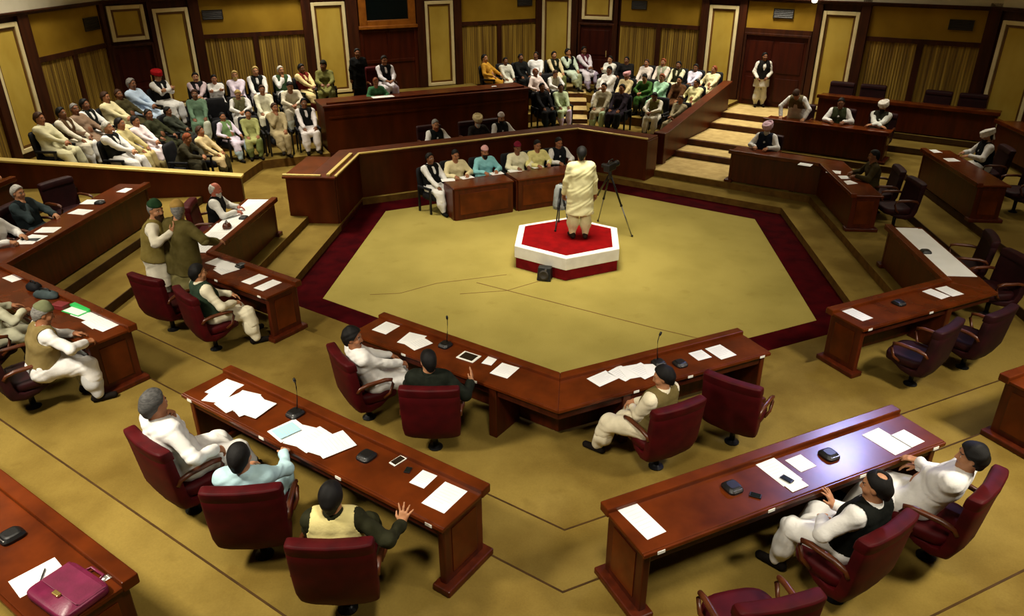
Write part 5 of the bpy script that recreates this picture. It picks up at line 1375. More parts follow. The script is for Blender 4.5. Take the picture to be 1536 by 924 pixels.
# (pixel of the head, side, distance of the row, tier height, pose, shirt, trousers, waistcoat, hair, head covering, beard, skin, turn, description)
ROWL = {'d': (8.6, .53), 'c': (9.9, .78), 'b': (11.15, 1.03)}
ROWR = {'d': (8.3, .53), 'c': (9.55, .78), 'b': (10.75, 1.03)}
ROWF = {'d': (8.3, .53), 'c': (9.55, .78), 'b': (10.85, 1.03)}
DK = (28, 30, 28); GY = (120, 116, 100); TN = (196, 176, 120)
AUD = [
 # visitors facing away from the near wall (AB side)
 (161, 192, 'AB', ROWL, 'c', 'B', W_, W_, DK, 'white', None, None, 'b', 0, 'white-haired man in black waistcoat at the front end of the near visitors block'),
 (180, 186, 'AB', ROWL, 'c', 'A', (208, 194, 140), TN, None, 'black', None, None, 'a', 6, 'man in yellow shirt beside the white-haired man in black waistcoat'),
 (203, 182, 'AB', ROWL, 'c', 'B', (238, 222, 224), (212, 196, 140), None, 'black', None, None, 'a', -4, 'man in pinkish white shirt beside the man in yellow'),
 (223, 172, 'AB', ROWL, 'c', 'F', (54, 56, 36), (50, 50, 36), None, 'black', None, None, 'c', 0, 'man in dark olive two seats behind the pinkish white shirt'),
 (252, 168, 'AB', ROWL, 'c', 'B', (62, 66, 56), (46, 48, 42), None, 'black', None, None, 'c', 0, 'man in slate green with head lowered, middle of the near visitors block'),
 (281, 208, 'AB', ROWL, 'd', 'C', (62, 58, 42), (46, 44, 32), None, 'red', None, None, 'a', 0, 'bent man in dark olive with ruddy face behind the wood barrier'),
 (300, 197, 'AB', ROWL, 'd', 'A', (222, 200, 152), (70, 62, 34), None, 'brown', None, None, 'a', 0, 'man in apricot shirt just behind the wood barrier'),
 (59, 178, 'AB', ROWL, 'b', 'B', (212, 206, 168), (206, 202, 168), None, 'brown', None, None, 'a', 0, 'man in pale olive shirt at the near end of the back row by the wall'),
 (92, 170, 'AB', ROWL, 'b', 'A', (228, 220, 200), W_, (84, 62, 40), 'black', None, None, 'c', 0, 'man in brown waistcoat next to the pale olive shirt'),
 (112, 164, 'AB', ROWL, 'b', 'F', (140, 116, 96), (216, 212, 200), None, 'grey', None, None, 'c', 0, 'grey-haired man in taupe by the slatted wall'),
 (127, 157, 'AB', ROWL, 'b', 'A', W_, W_, DK, 'black', None, None, 'c', 0, 'man in black waistcoat over bright white by the slatted wall'),
 (158, 146, 'AB', ROWL, 'b', 'B', (226, 216, 172), (214, 206, 172), None, 'brown', None, None, 'a', 0, 'man in butter yellow shirt below the slatted wall'),
 (178, 142, 'AB', ROWL, 'b', 'F', (72, 66, 40), (52, 48, 34), None, 'brown', None, None, 'c', 0, 'man in dark khaki by the corner door'),
 (197, 126, 'AB', ROWL, 'b', 'B', (192, 212, 236), (226, 232, 240), None, 'grey', None, None, 'c', -6, 'grey-haired man in sky blue leaning back before the corner door'),
 (236, 114, 'AB', ROWL, 'b', 'E', W_, (226, 226, 226), (22, 22, 24), 'black', ('turban', (170, 24, 30)), None, 'b', -20, 'man in red turban and black waistcoat beside the pale corner panel'),
 # visitors facing us, between the corner and the rostrum
 (293, 116, 'FA', ROWL, 'b', 'B', (212, 190, 196), DK, (26, 24, 28), 'black', None, None, 'b', 0, 'man in black waistcoat over pink at the corner end of the top row'),
 (321, 119, 'FA', ROWL, 'b', 'E', W_, DK, None, 'black', None, None, 'a', 0, 'clean-shaven man in white with crossed arms, top row'),
 (352, 113, 'FA', ROWL, 'b', 'B', (234, 220, 238), W_, None, 'blond', None, 'blond', 'b', 0, 'yellow-bearded man in lilac white, top row'),
 (383, 107, 'FA', ROWL, 'b', 'A', W_, DK, (22, 24, 24), 'blond', None, None, 'b', 0, 'fair-haired man in black waistcoat, top row below the slats'),
 (421, 106, 'FA', ROWL, 'b', 'D', W_, DK, (52, 74, 46), 'white', None, None, 'b', 0, 'white-haired man in green waistcoat with hand to face, top row'),
 (452, 103, 'FA', ROWL, 'b', 'B', (230, 208, 150), (96, 30, 26), (110, 34, 26), 'black', None, None, 'c', 30, 'man in brick red wrap over cream next to the rostrum end'),
 (292, 142, 'FA', ROWL, 'c', 'A', (104, 130, 106), (206, 210, 190), None, 'brown', None, None, 'c', 0, 'man in sage green shirt, middle row beside the empty black armchair'),
 (357, 142, 'FA', ROWL, 'c', 'C', W_, W_, (132, 130, 92), 'blond', None, None, 'b', 0, 'man in khaki waistcoat with bowed head, middle row'),
 (393, 135, 'FA', ROWL, 'c', 'A', (238, 234, 206), DK, None, 'brown', None, None, 'a', 0, 'stout man in ivory shirt, middle row'),
 (435, 130, 'FA', ROWL, 'c', 'C', (222, 212, 188), (214, 220, 206), None, 'black', None, None, 'a', 0, 'man in stone shirt with clasped hands, middle row by the rostrum'),
 (334, 176, 'FA', ROWL, 'd', 'F', (226, 214, 232), (176, 196, 204), (120, 150, 100), 'black', None, None, 'a', 40, 'man in pale blue trousers and lilac shirt turned aside, bottom row'),
 (372, 172, 'FA', ROWL, 'd', 'A', (166, 168, 108), (112, 122, 70), None, 'black', None, None, 'a', 0, 'man in lime olive shirt holding a paper, bottom row'),
 (412, 162, 'FA', ROWL, 'd', 'D', (176, 160, 122), (166, 150, 112), None, 'brown', None, None, 'a', 0, 'man in tan with hands to his face, bottom row'),
 (456, 155, 'FA', ROWL, 'd', 'A', (232, 224, 222), (230, 222, 218), (24, 24, 24), 'black', None, None, 'c', 0, 'man in black waistcoat and white trousers at the rostrum end, bottom row'),
 # gallery beyond the rostrum, FA side
 (727, 88, 'FA', ROWF, 'b', 'F', (206, 154, 56), (112, 26, 36), None, 'black', None, None, 'b', 50, 'figure in mustard with maroon wrap reclining by the rostrum end'),
 (758, 92, 'FA', ROWF, 'b', 'A', (226, 226, 212), DK, None, 'black', None, None, 'c', 0, 'man in off-white sitting next to the mustard-clad figure'),
 (781, 87, 'FA', ROWF, 'b', 'A', (26, 28, 28), DK, None, 'black', None, None, 'c', 0, 'man all in black in the gallery, between two white shirts'),
 (804, 84, 'FA', ROWF, 'b', 'F', (242, 242, 242), (236, 236, 236), None, 'black', None, None, 'c', -20, 'man in brilliant white twisting in his seat, gallery back row'),
 (831, 83, 'FA', ROWF, 'b', 'A', (230, 214, 170), (120, 130, 80), (34, 40, 26), 'black', None, None, 'b', 0, 'man in dark green waistcoat below the pale panel, gallery back row'),
 (852, 79, 'FA', ROWF, 'b', 'D', (210, 226, 206), (170, 176, 140), (18, 22, 22), 'black', None, None, 'b', 0, 'man in black waistcoat below the pale panel edge, gallery back row'),
 (876, 76, 'FA', ROWF, 'b', 'B', (234, 226, 236), (184, 170, 196), (96, 44, 58), 'black', None, None, 'c', 0, 'man with maroon striped scarf before the red gallery door'),
 (803, 109, 'FA', ROWF, 'c', 'F', (238, 220, 214), (206, 200, 180), None, 'red', None, None, 'c', 20, 'ruddy man in cream white, gallery middle row near the stairs'),
 (833, 113, 'FA', ROWF, 'c', 'C', W_, W_, (172, 166, 140), 'brown', None, None, 'b', 0, 'brown-haired man bowing low in white, gallery middle row'),
 (813, 131, 'FA', ROWF, 'd', 'A', (26, 24, 26), (26, 34, 36), None, 'black', None, None, 'c', 0, 'man in black clothes in the gallery front, beside the pale green shirt'),
 (841, 132, 'FA', ROWF, 'd', 'A', (206, 222, 180), (226, 206, 236), None, 'black', None, None, 'c', -10, 'man in pale green shirt and lilac wrap by the gallery stairs'),
 # gallery, EF side
 (915, 94, 'EF', ROWR, 'b', 'E', (240, 240, 232), W_, None, 'black', None, None, 'b', 0, 'man in bright white at the stairs end of the gallery top row'),
 (940, 91, 'EF', ROWR, 'b', 'F', (24, 22, 22), DK, None, 'black', None, None, 'c', 30, 'man in black turned away below the slats, gallery top row'),
 (970, 96, 'EF', ROWR, 'b', 'A', (238, 226, 218), DK, None, 'brown', None, None, 'a', 0, 'man in blush white, gallery top row'),
 (995, 94, 'EF', ROWR, 'b', 'A', (232, 218, 206), DK, (170, 176, 150), 'red', None, None, 'a', 0, 'ruddy man in pale grey waistcoat, gallery top row'),
 (1018, 98, 'EF', ROWR, 'b', 'A', (238, 232, 196), DK, (50, 50, 28), 'black', None, None, 'c', 0, 'man in ivory with dark scarf, gallery top row'),
 (1043, 109, 'EF', ROWR, 'b', 'B', (228, 222, 240), DK, None, 'black', None, None, 'c', 0, 'man in lavender white under the cream panel frame'),
 (1071, 106, 'EF', ROWR, 'b', 'F', (238, 226, 180), (226, 222, 176), None, 'red', None, None, 'a', 0, 'man in long cream shirt last in the gallery top row by the doorway'),
 (914, 106, 'EF', ROWR, 'c', 'B', (242, 238, 232), (232, 232, 226), None, 'black', None, None, 'c', 0, 'man in plain white directly in front of another in white, beside the stairs'),
 (940, 114, 'EF', ROWR, 'c', 'A', (236, 216, 166), TN, None, 'black', ('turban', (226, 166, 170)), None, 'a', 0, 'man in salmon turban, gallery middle row'),
 (967, 117, 'EF', ROWR, 'c', 'C', (70, 110, 50), (60, 66, 46), None, 'black', None, None, 'b', 0, 'man in grass green shirt, gallery middle row'),
 (993, 117, 'EF', ROWR, 'c', 'B', (178, 226, 190), W_, None, 'red', None, None, 'a', 0, 'man in mint shirt, gallery middle row'),
 (1019, 121, 'EF', ROWR, 'c', 'A', (92, 60, 32), (60, 44, 30), None, 'black', None, None, 'b', 0, 'man in chocolate brown, gallery middle row'),
 (1045, 125, 'EF', ROWR, 'c', 'F', (230, 222, 166), (220, 212, 160), None, 'black', None, None, 'a', 0, 'man in wheat shirt with his arm spread, by the sloping barrier'),
 (906, 131, 'EF', ROWR, 'd', 'A', (176, 166, 138), (196, 220, 180), None, 'black', None, None, 'b', 10, 'man in taupe shirt over mint, gallery front beside the stairs'),
 (933, 133, 'EF', ROWR, 'd', 'A', (46, 36, 46), DK, None, 'black', None, None, 'a', 0, 'man in dark plum, gallery front row, behind the bench corner'),
 (982, 145, 'EF', ROWR, 'd', 'C', (232, 226, 206), (218, 208, 186), (118, 112, 60), 'black', None, None, 'c', 0, 'man in olive scarf over white with bare feet, gallery front row'),
 (1021, 150, 'EF', ROWR, 'd', 'B', (154, 142, 112), (136, 112, 92), None, 'brown', None, None, 'a', -10, 'man in mottled grey-tan, gallery front row at the barrier post'),
]
for (px, py, side, rows, row, pose, sh, tr, ve, ha, hd, be, sk, turn, lab) in AUD:
    dist, tz = rows[row]
    p = UW(px, py, side, dist)
    fg = FIG[pose]; J = fg.J
    rz = face_in(side) + math.radians(turn)
    top = J['hc']
    sc = min(1.10, max(.88, (p.z - tz) / top[2]))
    # the head's own offset from the seat
    off = Matrix.Rotation(rz, 3, 'Z') @ Vector((top[0], top[1], 0)) * sc
    x, y = p.x - off.x, p.y - off.y
    person(fg, (x, y, tz), rz, lab, shirt=sh, trousers=tr, vest=ve, hair=ha, head=hd, beard=be, skin=sk, scale=sc, group='visitors in the gallery rows')
    place_seat(x, y, tz, rz, 'armchair under the ' + ' '.join(lab.split()[:12]).rstrip(','))
p = UW(325, 160, 'FA', 10.1)
place_seat(p.x, p.y, .78, face_in('FA'), 'empty black armchair in the middle row beside the sage green shirt')
# more empty black seats that close the rows
for side, dist, tz, t, lab in (('FA', 11.3, 1.03, -3.45, 'empty black armchair in the top row beside the black waistcoat near the rostrum'), ('FA', 11.3, 1.03, -2.2 - .9, 'black armchair behind the brick red wrap')):
    pass
# uniformed guard at the rostrum end
f = Figure(dict(lean=4, hyaw=-30, handR=(.12, .36, .76), handL=(-.10, .36, .76), curlR=.6), .013)
p = UW(485, 98, 'FA', 10.6)
person(f, (p.x, p.y, 1.15), face_in('FA') + math.radians(-10), 'uniformed guard in khaki with peaked cap seated at the rostrum end', shirt=(116, 114, 62), trousers=(98, 96, 56), hair='black', head=('cap', (40, 38, 26)), skin='c')
place_seat(p.x, p.y, 1.15, face_in('FA') + math.radians(-10), 'black armchair holding the uniformed guard with peaked cap')
# clerks
for px, py, tz, pose, kw, lab, turn in (
    (645, 240, 0, 'A', dict(shirt=W_, vest=(20, 20, 20), trousers=(232, 230, 230), hair='black', skin='c', shoes=(20, 20, 20)), 'man in white with black waistcoat sitting at the end of the clerks table', 20),
    (683, 232, 0, 'W', dict(shirt=(232, 218, 172), hair='black', skin='a'), 'clerk in sand shirt, first along the table', 0),
    (727, 225, 0, 'W', dict(shirt=(142, 204, 208), hair='black', head=('cap', (222, 168, 166)), beard='black', skin='a'), 'clerk in sky-blue shirt with pink cap', 0),
    (776, 222, 0, 'W', dict(shirt=(238, 232, 196), hair='black', head=('cap', (120, 30, 50)), skin='c'), 'clerk in ivory with maroon cap', 0),
    (806, 219, 0, 'W', dict(shirt=(236, 226, 150), hair='black', skin='a'), 'clerk in lemon shirt beside the maroon cap', 0),
    (838, 220, 0, 'W', dict(shirt=W_, vest=(24, 28, 32), hair='black', skin='a'), 'clerk in white and dark waistcoat, last along the table', 0)):
    p = UW(px, py, 'FA', 3.92)
    fg = f_write if pose == 'W' else FIG[pose]
    rz = face_in('FA') + math.radians(turn); sc = .98
    off = Matrix.Rotation(rz, 3, 'Z') @ Vector((fg.J['hc'][0], fg.J['hc'][1], 0)) * sc
    person(fg, (p.x - off.x, p.y - off.y, 0), rz, lab, scale=sc, **kw)
    place_seat(p.x - off.x, p.y - off.y, 0, rz, 'dark chair under the ' + ' '.join(lab.split(',')[0].split()[:11]))

# ================================================================== PAPERS AND SMALL THINGS ON THE DESKS
def on_desk(key, px, py):
    side, dist, z, h = DESKS[key]; return U(px, py, h), h, face_in(side)
papers = [0]
def paper(key, px, py, label, w=.21, l=.297, rot=0, lift=0, mat='paper', lines=True, lay=0):
    p, h, a = on_desk(key, px, py)
    e = empty('paper_sheet', (p.x, p.y, h + .0015 + lay * .003), a + math.radians(rot)); tag(e, label, 'paper', 'papers on the desks')
    MB().add([(-w / 2, -l / 2, 0), (w / 2, -l / 2, 0), (w / 2, l / 2, 0), (-w / 2, l / 2, 0), (-w / 2, -l / 2, .002), (w / 2, -l / 2, .002), (w / 2, l / 2, .002), (-w / 2, l / 2, .002)], [(0, 3, 2, 1), (4, 5, 6, 7), (0, 1, 5, 4), (1, 2, 6, 5), (2, 3, 7, 6), (3, 0, 4, 7)]).build('sheet', M[mat], e)
    if lines:
        mb = MB()
        for i in range(6):
            y = l * .32 - i * l * .11
            mb.add([(-w * .36, y, .0024), (w * (.36 - .18 * (i % 3 == 2)), y, .0024), (w * (.36 - .18 * (i % 3 == 2)), y + .004, .0024), (-w * .36, y + .004, .0024)], [(0, 1, 2, 3)])
        mb.build('printed_text', M['ink'], e)
    return e
def pile(key, specs, where):
    ords = ['lowest', 'second', 'third', 'fourth', 'fifth', 'sixth', 'topmost', 'loose']
    for i, (px, py, rot, *sz) in enumerate(specs):
        w, l = sz if sz else (.23, .32)
        paper(key, px, py, 'white paper %s sheet in %s' % (ords[i], where), w, l, rot, lay=i, lines=i % 2 == 0)
pile('D3', [(337, 583, 6, .26, .30), (330, 592, 22, .24, .30), (352, 604, -8, .25, .32), (364, 601, 14, .24, .30), (375, 610, -16, .26, .32), (383, 613, 8, .30, .30)], 'the heap before the chin-resting man')
pile('D3', [(432, 646, -10, .26, .30), (455, 655, 14, .24, .32), (470, 660, -6, .26, .34), (488, 668, 10, .26, .32), (500, 668, -18, .30, .34)], 'the heap before the man in pale blue')
paper('D3', 430, 648, 'pale blue printed cover on the heap before the man in pale blue', .18, .22, -12, lay=6, mat='paper_blue')
paper('D3', 635, 719, 'small white note sheet beside the phone on the long heaped desk', .16, .20, 4)
paper('D3', 667, 746, 'white A4 sheet at the bare end of the long heaped desk', .24, .33, 2)
paper('D4', 962, 781, 'single white sheet at the free end of the gleaming desk', .19, .40, 4)
paper('D4', 1168, 708, 'white sheet under the black phone on the gleaming desk', .22, .34, 2)
paper('D4', 1188, 724, 'white sheet overlapping the phone sheet on the gleaming desk', .19, .20, 2, lay=1, lines=False)
paper('D4', 1201, 695, 'small white card beside the black phone sheet on the gleaming desk', .19, .19, 2)
paper('D4', 1330, 662, 'white sheet under the reclining man\'s outstretched hand', .24, .36, 4)
paper('D4', 1361, 658, 'small white sheet next to the reclining man\'s fingers', .20, .22, 4)
paper('D1', 579, 492, 'white sheet in the end corner of the tablet desk', .24, .28, 2)
paper('D1', 618, 509, 'larger white sheet before the moustached man', .26, .30, 10)
paper('D1', 628, 516, 'white sheet overlapping the larger one before the moustached man', .22, .28, -14, lay=1)
paper('D1', 735, 541, 'small white slip right beside the tablet', .13, .20, 10, lines=False)
paper('D1', 757, 556, 'white sheet on the tablet desk towards the corner', .24, .28, 4)
paper('D2', 904, 568, 'white sheet nearest the corner on the gooseneck microphone desk', .30, .22, 12)
pile('D2', [(934, 560, 18, .24, .28), (948, 558, -8, .24, .28), (964, 557, 12, .24, .30), (984, 555, -22, .26, .24)], 'the fan before the man in cream')
paper('D2', 1050, 533, 'small white card by the empty oxblood chair', .20, .20, 0)
paper('D2', 1081, 528, 'white sheet at the free end of the gooseneck microphone desk', .24, .30, 2)
paper('D7b', 1286, 472, 'narrow white sheet at the free end of the two-sheet desk', .20, .34, 2)
paper('D7b', 1404, 441, 'white sheet near the middle of the two-sheet desk', .20, .30, 4)
paper('D7b', 1424, 437, 'white sheet beside the white-glare corner on the two-sheet desk', .22, .30, -4)
pile('D6b', [(330, 392, 4, .30, .34), (342, 398, 18, .26, .34), (340, 405, -10, .28, .30), (350, 400, 8, .26, .30)], 'the heap at the corner before the standing pair')
paper('D6b', 382, 419, 'white sheet at the desk before the man in green waistcoat, closer to the corner', .20, .34, 2)
paper('D6b', 402, 428, 'white sheet at the desk before the man in green waistcoat, by its end', .20, .36, 2)
ordn = ['at the free end', 'second from the free end', 'under his hands', 'beside the brown pouch', 'second from the corner', 'at the corner']
for i in range(6):
    t_ = -.30 - i * .46
    q_ = SP('AB', 5.70 + .33, t_)
    pe = paper('D6a', 366, 330, 'large white sheet before the ruddy-faced man, ' + ordn[i], .48, .42, (3, -4, 2, 5, -3, 2)[i], lay=i % 2)
    pe.location.x, pe.location.y = q_
paper('D9', 24, 416, 'white sheet alone at the frame edge on the green folder desk', .28, .24, 2)
paper('D9', 134, 470, 'white sheet beside the green folder', .34, .30, 6)
paper('D9', 150, 482, 'white sheet under the writing hand of the man in beige waistcoat', .30, .32, -4, lay=1)
paper('D9', 163, 487, 'white sheet at the free end of the green folder desk', .26, .32, 4, lay=2)
for i, (px, py, w) in enumerate(((192, 286, 'at the free end'), (138, 303, 'before the empty looped-arm chair'), (121, 318, 'beside the looped-arm chair'), (72, 345, 'before the man in slate'), (52, 357, 'next to the slate man\'s elbow'), (40, 362, 'before the cut-off man in white'))):
    paper('D10', px, py, 'white sheet on the dark-fronted desk ' + w, .26, .32, (i * 13) % 24 - 10)
paper('D5', 57, 866, 'white sheet with a pen beside the maroon briefcase', .22, .30, -6)
for i, (px, py, w) in enumerate(((1250, 258, 'closest to the corner'), (1262, 266, 'in the middle'), (1272, 274, 'closest to the desk end'))):
    paper('D8a', px, py, 'white sheet before the man in dark olive, ' + w, .24, .30, i * 20 - 18)
paper('D8b', 1208, 247, 'white sheet lying near the bend before the pink turban', .28, .22, 0)
for i, (px, py, w) in enumerate(((1398, 227, 'at the desk end'), (1425, 240, 'before his hands'))):
    paper('D11', px, py, 'white sheet of the white-turbaned man in black waistcoat, ' + w, .26, .32, 8)
# thin white overlay painting the varnish glare on the far-side desk top
e = empty('white_cover_sheet', (*SP('DE', 5.62, .9), LEV[2] + TOP), face_in('DE')); tag(e, 'long white sheet painted as varnish glare on the desk by the dark empty chairs', 'sheet')
MB().box(-.06, .055, -.52, -.12, .001, .004).build('end_strip', M['paper'], e)  # end of the painted glare, paper white again stands for it
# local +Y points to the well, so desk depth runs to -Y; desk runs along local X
mb = MB(); mb.prism([(-2.05, -.13), (.02, -.13), (.02, -.58), (-2.05, -.58)], .001, .0045); mb.build('sheet', M['paper'], e)  # paper white stands for the glare on the varnish
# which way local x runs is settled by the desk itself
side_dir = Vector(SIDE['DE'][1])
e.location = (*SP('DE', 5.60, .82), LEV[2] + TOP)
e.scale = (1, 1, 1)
# conference microphone units
def mic_unit(key, px, py, label, neck=True, rot=0, tip=None):
    p, h, a = on_desk(key, px, py)
    e = empty('microphone_unit', (p.x, p.y, h + .001), a + math.radians(rot)); tag(e, label, 'microphone', 'desk microphone units')
    MB().loft([[(u, v, z) for u, v in sq(w, d, 20, 4)] for z, w, d in ((0, .15, .17), (.02, .15, .17), (.045, .12, .12), (.05, .09, .09))]).build('base', M['black'], e, smooth=False)
    MB().box(-.05, .05, -.075, -.03, .018, .036).build('button_strip', M['chrome'], e, bevel=.004)
    if neck:
        pts = [(0, .03, .045), (0, .05, .16), (0, .06, .28), (.01, .05, .36)]
        MB().tube(pts, [.006, .005, .005, .005], 8).build('gooseneck', M['black_metal'], e, smooth=True)
        MB().tube([(.01, .05, .355), (.014, .042, .38), (.018, .034, .41)], [.008, .016, .012], 10).build('capsule', M['black'], e, smooth=True)
    return e
mic_unit('D3', 443, 622, 'black microphone unit between the two paper heaps on the long desk', True)
mic_unit('D3', 550, 686, 'black microphone unit beside the white phone on the long desk', False)
mic_unit('D1', 668, 519, 'black microphone unit beside the tablet', True)
mic_unit('D2', 988, 546, 'black microphone unit with tall gooseneck before the man in cream', True)
mic_unit('D2', 1020, 547, 'small black microphone unit by the empty oxblood chair', False)
mic_unit('D4', 1098, 733, 'black microphone unit between the single sheet and the phone', False)
mic_unit('D4', 1243, 684, 'black microphone unit beside the gleam on the polished desk', False)
mic_unit('D7b', 1348, 456, 'black microphone unit on the two-sheet desk', False)
mic_unit('D7a', 1388, 379, 'black microphone unit on the long painted white glare', False)
mic_unit('D6b', 362, 400, 'black microphone unit before the standing pair', False)
mic_unit('D6a', 366, 328, 'black microphone unit among the papers of the ruddy-faced man', False)
mic_unit('D5', 18, 806, 'black microphone unit at the frame edge on the briefcase desk', False)
mic_unit('D10', 150, 305, 'black microphone unit beside the empty looped-arm chair', False)
# telephones, tablet
def phone(key, px, py, rot, label, body='black', lay=0.0, w=.07, l=.14):
    p, h, a = on_desk(key, px, py)
    e = empty('mobile_phone', (p.x, p.y, h + .002 + lay), a + math.radians(rot)); tag(e, label, 'phone', 'mobile phones on the desks')
    MB().box(-w / 2, w / 2, -l / 2, l / 2, 0, .011).build('case', M[body], e, bevel=.004)
    MB().box(-w * .42, w * .42, -l * .40, l * .40, .011, .012).build('screen', M['screen'] if body != 'black' else M['projector_screen'], e)
phone('D3', 597, 692, -6, 'white-edged mobile phone lying on the long heaped desk', 'white_tag', w=.08, l=.15)
phone('D4', 1180, 721, 14, 'black mobile phone lying on a white sheet on the gleaming desk', lay=.012, w=.06, l=.11)
phone('D3', 612, 706, 20, 'small black pager beside the white-edged phone', w=.055, l=.08)
phone('D4', 1133, 744, 40, 'black mobile phone beside the microphone unit on the gleaming desk', w=.06, l=.10)
p, h, a = on_desk('D1', 703, 536)
e = empty('tablet', (p.x, p.y, h + .002), a + .05); tag(e, 'tablet with white frame and dark screen on the front-row desk', 'tablet')
MB().box(-.125, .125, -.095, .095, 0, .010).build('case', M['white_tag'], e, bevel=.006)
MB().box(-.095, .095, -.072, .072, .010, .0112).build('screen', M['screen'], e)
# green folder, bags and cards on the left desk
p, h, a = on_desk('D9', 117, 466)
e = empty('green_folder', (p.x, p.y, h + .002), a + .12); tag(e, 'bright green folder lying open beside the white papers', 'folder')
MB().box(-.17, .17, -.115, .115, 0, .006).build('back_cover', M['green'], e); MB().box(-.19, .19, .02, .125, .006, .04).build('spine', M['green'], e, bevel=.006); MB().box(-.15, .15, -.10, .02, .006, .012).build('page', M['paper'], e)
def soft_bag(key, px, py, rot, label, mat, w, l, hh, name='cloth_bag'):
    p, h, a = on_desk(key, px, py)
    e = empty(name, (p.x, p.y, h), a + math.radians(rot)); tag(e, label, 'bag')
    rings = []
    for k, (z, s) in enumerate(((0, .86), (.25, 1.0), (.6, .95), (.9, .7), (1.0, .4))):
        rings.append([(u * (1 + .05 * math.sin(3 * i + k)), v * (1 + .07 * math.cos(2 * i + k)), z * hh) for i, (u, v) in enumerate(sq(w * s, l * s, 20, 2.6))])
    MB().loft(rings).build('body', M[mat], e, smooth=True)
    MB().tube([(-w * .25, 0, hh * .9), (-w * .15, 0, hh * 1.3), (w * .15, 0, hh * 1.3), (w * .25, 0, hh * .9)], .009, 8).build('strap', M['black'], e, smooth=True)
soft_bag('D9', 52, 434, 10, 'black bag with strap on the green folder desk', 'seat_black', .22, .16, .10)
soft_bag('D9', 70, 446, 24, 'slate-grey rolled cloth bag between the black bag and the cards', 'dark_cloth', .36, .15, .10)
p, h, a = on_desk('D9', 92, 462)
e = empty('card_box', (p.x, p.y, h), a + .3); tag(e, 'dull red card box beside the green folder', 'box')
MB().box(-.09, .09, -.06, .06, 0, .05).build('tray', M['red_item'], e, bevel=.006); MB().box(-.095, .095, -.065, .065, .05, .065).build('lid', M['red_item'], e, bevel=.006)
# briefcase
p, h, a = on_desk('D5', 104, 892)
e = empty('briefcase', (p.x, p.y, h), a + .06); tag(e, 'maroon leather briefcase with gold clasp lying on the third-row desk', 'briefcase')
MB().loft([[(u, v, z) for u, v in sq(w, d, 28, 8)] for z, w, d in ((0, .44, .32), (.012, .46, .34), (.05, .46, .34), (.062, .44, .32))]).build('body', M['maroon_leather'], e, smooth=True)
MB().add([(-.22, -.04, .064), (.22, -.04, .064), (.22, .15, .064), (-.22, .15, .064), (-.20, -.06, .074), (.20, -.06, .074), (.20, .13, .074), (-.20, .13, .074)], [(0, 3, 2, 1), (4, 5, 6, 7), (0, 1, 5, 4), (1, 2, 6, 5), (2, 3, 7, 6), (3, 0, 4, 7)]).build('flap', M['maroon_leather'], e, bevel=.006)
MB().box(-.035, .035, -.085, -.05, .062, .08).build('clasp', M['gold'], e, bevel=.006)
MB().tube([(-.08, .17, .03), (-.07, .21, .03), (.07, .21, .03), (.08, .17, .03)], .01, 8).build('handle', M['maroon_leather'], e, smooth=True)
paper('D5', 150, 872, 'white paper edge showing beside the maroon briefcase', .05, .26, -10, lines=False)
p, h, a = on_desk('D5', 64, 866)
e = empty('pen', (p.x, p.y, h + .012), a - .7); tag(e, 'thin dark pen lying on the white sheet by the briefcase', 'pen')
MB().tube([(-.07, 0, 0), (.06, 0, 0)], .005, 8).build('barrel', M['black'], e, smooth=True); MB().tube([(.06, 0, 0), (.075, 0, 0)], [.004, .001], 8).build('tip', M['chrome'], e, smooth=True)
# brown pouch on the papers of the ruddy-faced man
soft_bag('D6a', 341, 343, 0, 'round brown pouch on the papers before the ruddy-faced man', 'arm_wood', .15, .15, .11, 'leather_pouch')
# clerks' papers
for i, (px, py, w) in enumerate(((672, 270, 'before the man at the table end'), (700, 266, 'before the sand shirt'), (745, 260, 'before the pink-capped clerk'), (772, 256, 'beside the maroon-capped clerk'), (805, 250, 'before the lemon shirt'))):
    p = U(px, py, .752)
    e = empty('paper_sheet', (p.x, p.y, .752), face_in('FA') + (i * .7) % .4 - .2); tag(e, 'white sheet on the clerks table ' + w, 'paper', 'papers on the desks')
    MB().box(-.15, .15, -.11, .11, 0, .003).build('sheet', M['paper'], e)
p = UW(628, 137, 'FA', 8.75)
e = empty('paper_sheet', (*SP('FA', 8.72, -1.0), 1.703), face_in('FA')); tag(e, 'open white sheets on the rostrum before the presiding man', 'paper', 'papers on the desks')
MB().box(-.30, .30, -.16, .16, 0, .012).build('sheet', M['paper'], e)
e = empty('paper_sheet', (*SP('FA', 8.85, 2.4), 1.703), face_in('FA')); tag(e, 'small white card on the far end of the rostrum', 'paper', 'papers on the desks')
MB().box(-.07, .07, -.05, .05, 0, .02).build('sheet', M['paper'], e)

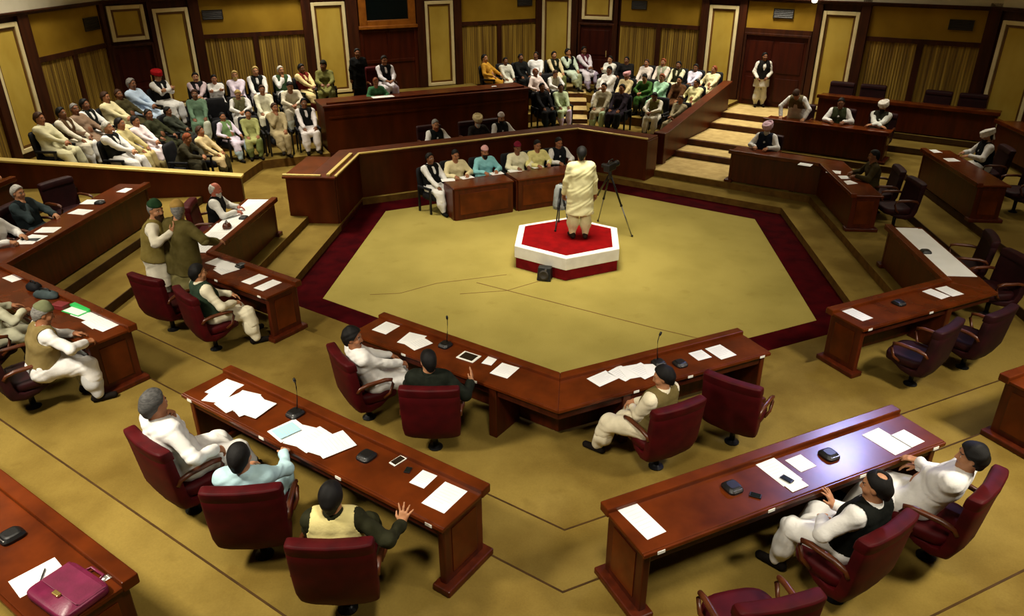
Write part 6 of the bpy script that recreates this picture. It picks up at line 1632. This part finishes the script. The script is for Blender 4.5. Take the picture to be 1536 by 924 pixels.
# ================================================================== LIGHT
sc = bpy.context.scene
w = bpy.data.worlds.new('world'); sc.world = w; w.use_nodes = True
w.node_tree.nodes['Background'].inputs['Color'].default_value = (.9, .8, .6, 1); w.node_tree.nodes['Background'].inputs['Strength'].default_value = .005
def area(name, loc, target, size, power, col=(1, .86, .62), sy=None, spread=PI):
    l = bpy.data.lights.new(name, 'AREA'); l.energy = power; l.color = col; l.size = size; l.spread = spread
    if sy: l.shape = 'RECTANGLE'; l.size_y = sy
    o = bpy.data.objects.new(name, l); COL.objects.link(o); o.location = loc
    o.rotation_euler = (Vector(target) - Vector(loc)).to_track_quat('-Z', 'Y').to_euler()
    return o
WARM = (1, .915, .74)
area('well_lamp', (0, -1.0, 7.4), (0, .3, 0), 2.4, 150, WARM, spread=1.2)
for x, y, pw in ((-6.0, -10.8, 285), (0.2, -11.4, 95), (6.4, -9.6, 235), (-10.4, -5.0, 95), (10.0, -5.4, 40)):
    area('near_lamp', (x, y, 7.3), (x * .72, y * .72, 0), 1.0, pw, WARM, spread=1.7)
for x, y, pw in ((-10.6, 3.0, 120), (-8.0, 8.2, 150), (-.8, 11.0, 130), (4.6, 9.6, 180), (9.4, 4.5, 40), (6.6, 5.4, 55), (-6.9, 1.6, 170)):
    area('far_lamp', (x, y, 7.3), (x * .92, y * .92, 0), 1.0, pw, WARM, spread=1.7)
for i, pw in enumerate((14, 34, 42, 44, 20, 20)):
    a = math.radians(60 * i); r_ = 10.2
    area('wall_wash_lamp', (r_ * math.cos(a), r_ * math.sin(a), 7.0), (12.4 * math.cos(a), 12.4 * math.sin(a), 2.8), 1.4, pw, WARM, spread=2.2)
area('cool_spot_lamp', (6.1, .1, 7.3), (2.65, -7.95, 1.3), .75, 34, (.46, .50, 1.0), spread=1.0)
vs = sc.view_settings
sc.display_settings.display_device = 'sRGB'
vs.view_transform = 'Standard'; vs.look = 'None'; vs.exposure = 0.0; vs.gamma = 1.0; vs.use_curve_mapping = False
sc.cycles.use_denoising = True
sc.cycles.max_bounces = 6; sc.cycles.diffuse_bounces = 2; sc.cycles.glossy_bounces = 3
sc.cycles.sample_clamp_indirect = 4.0
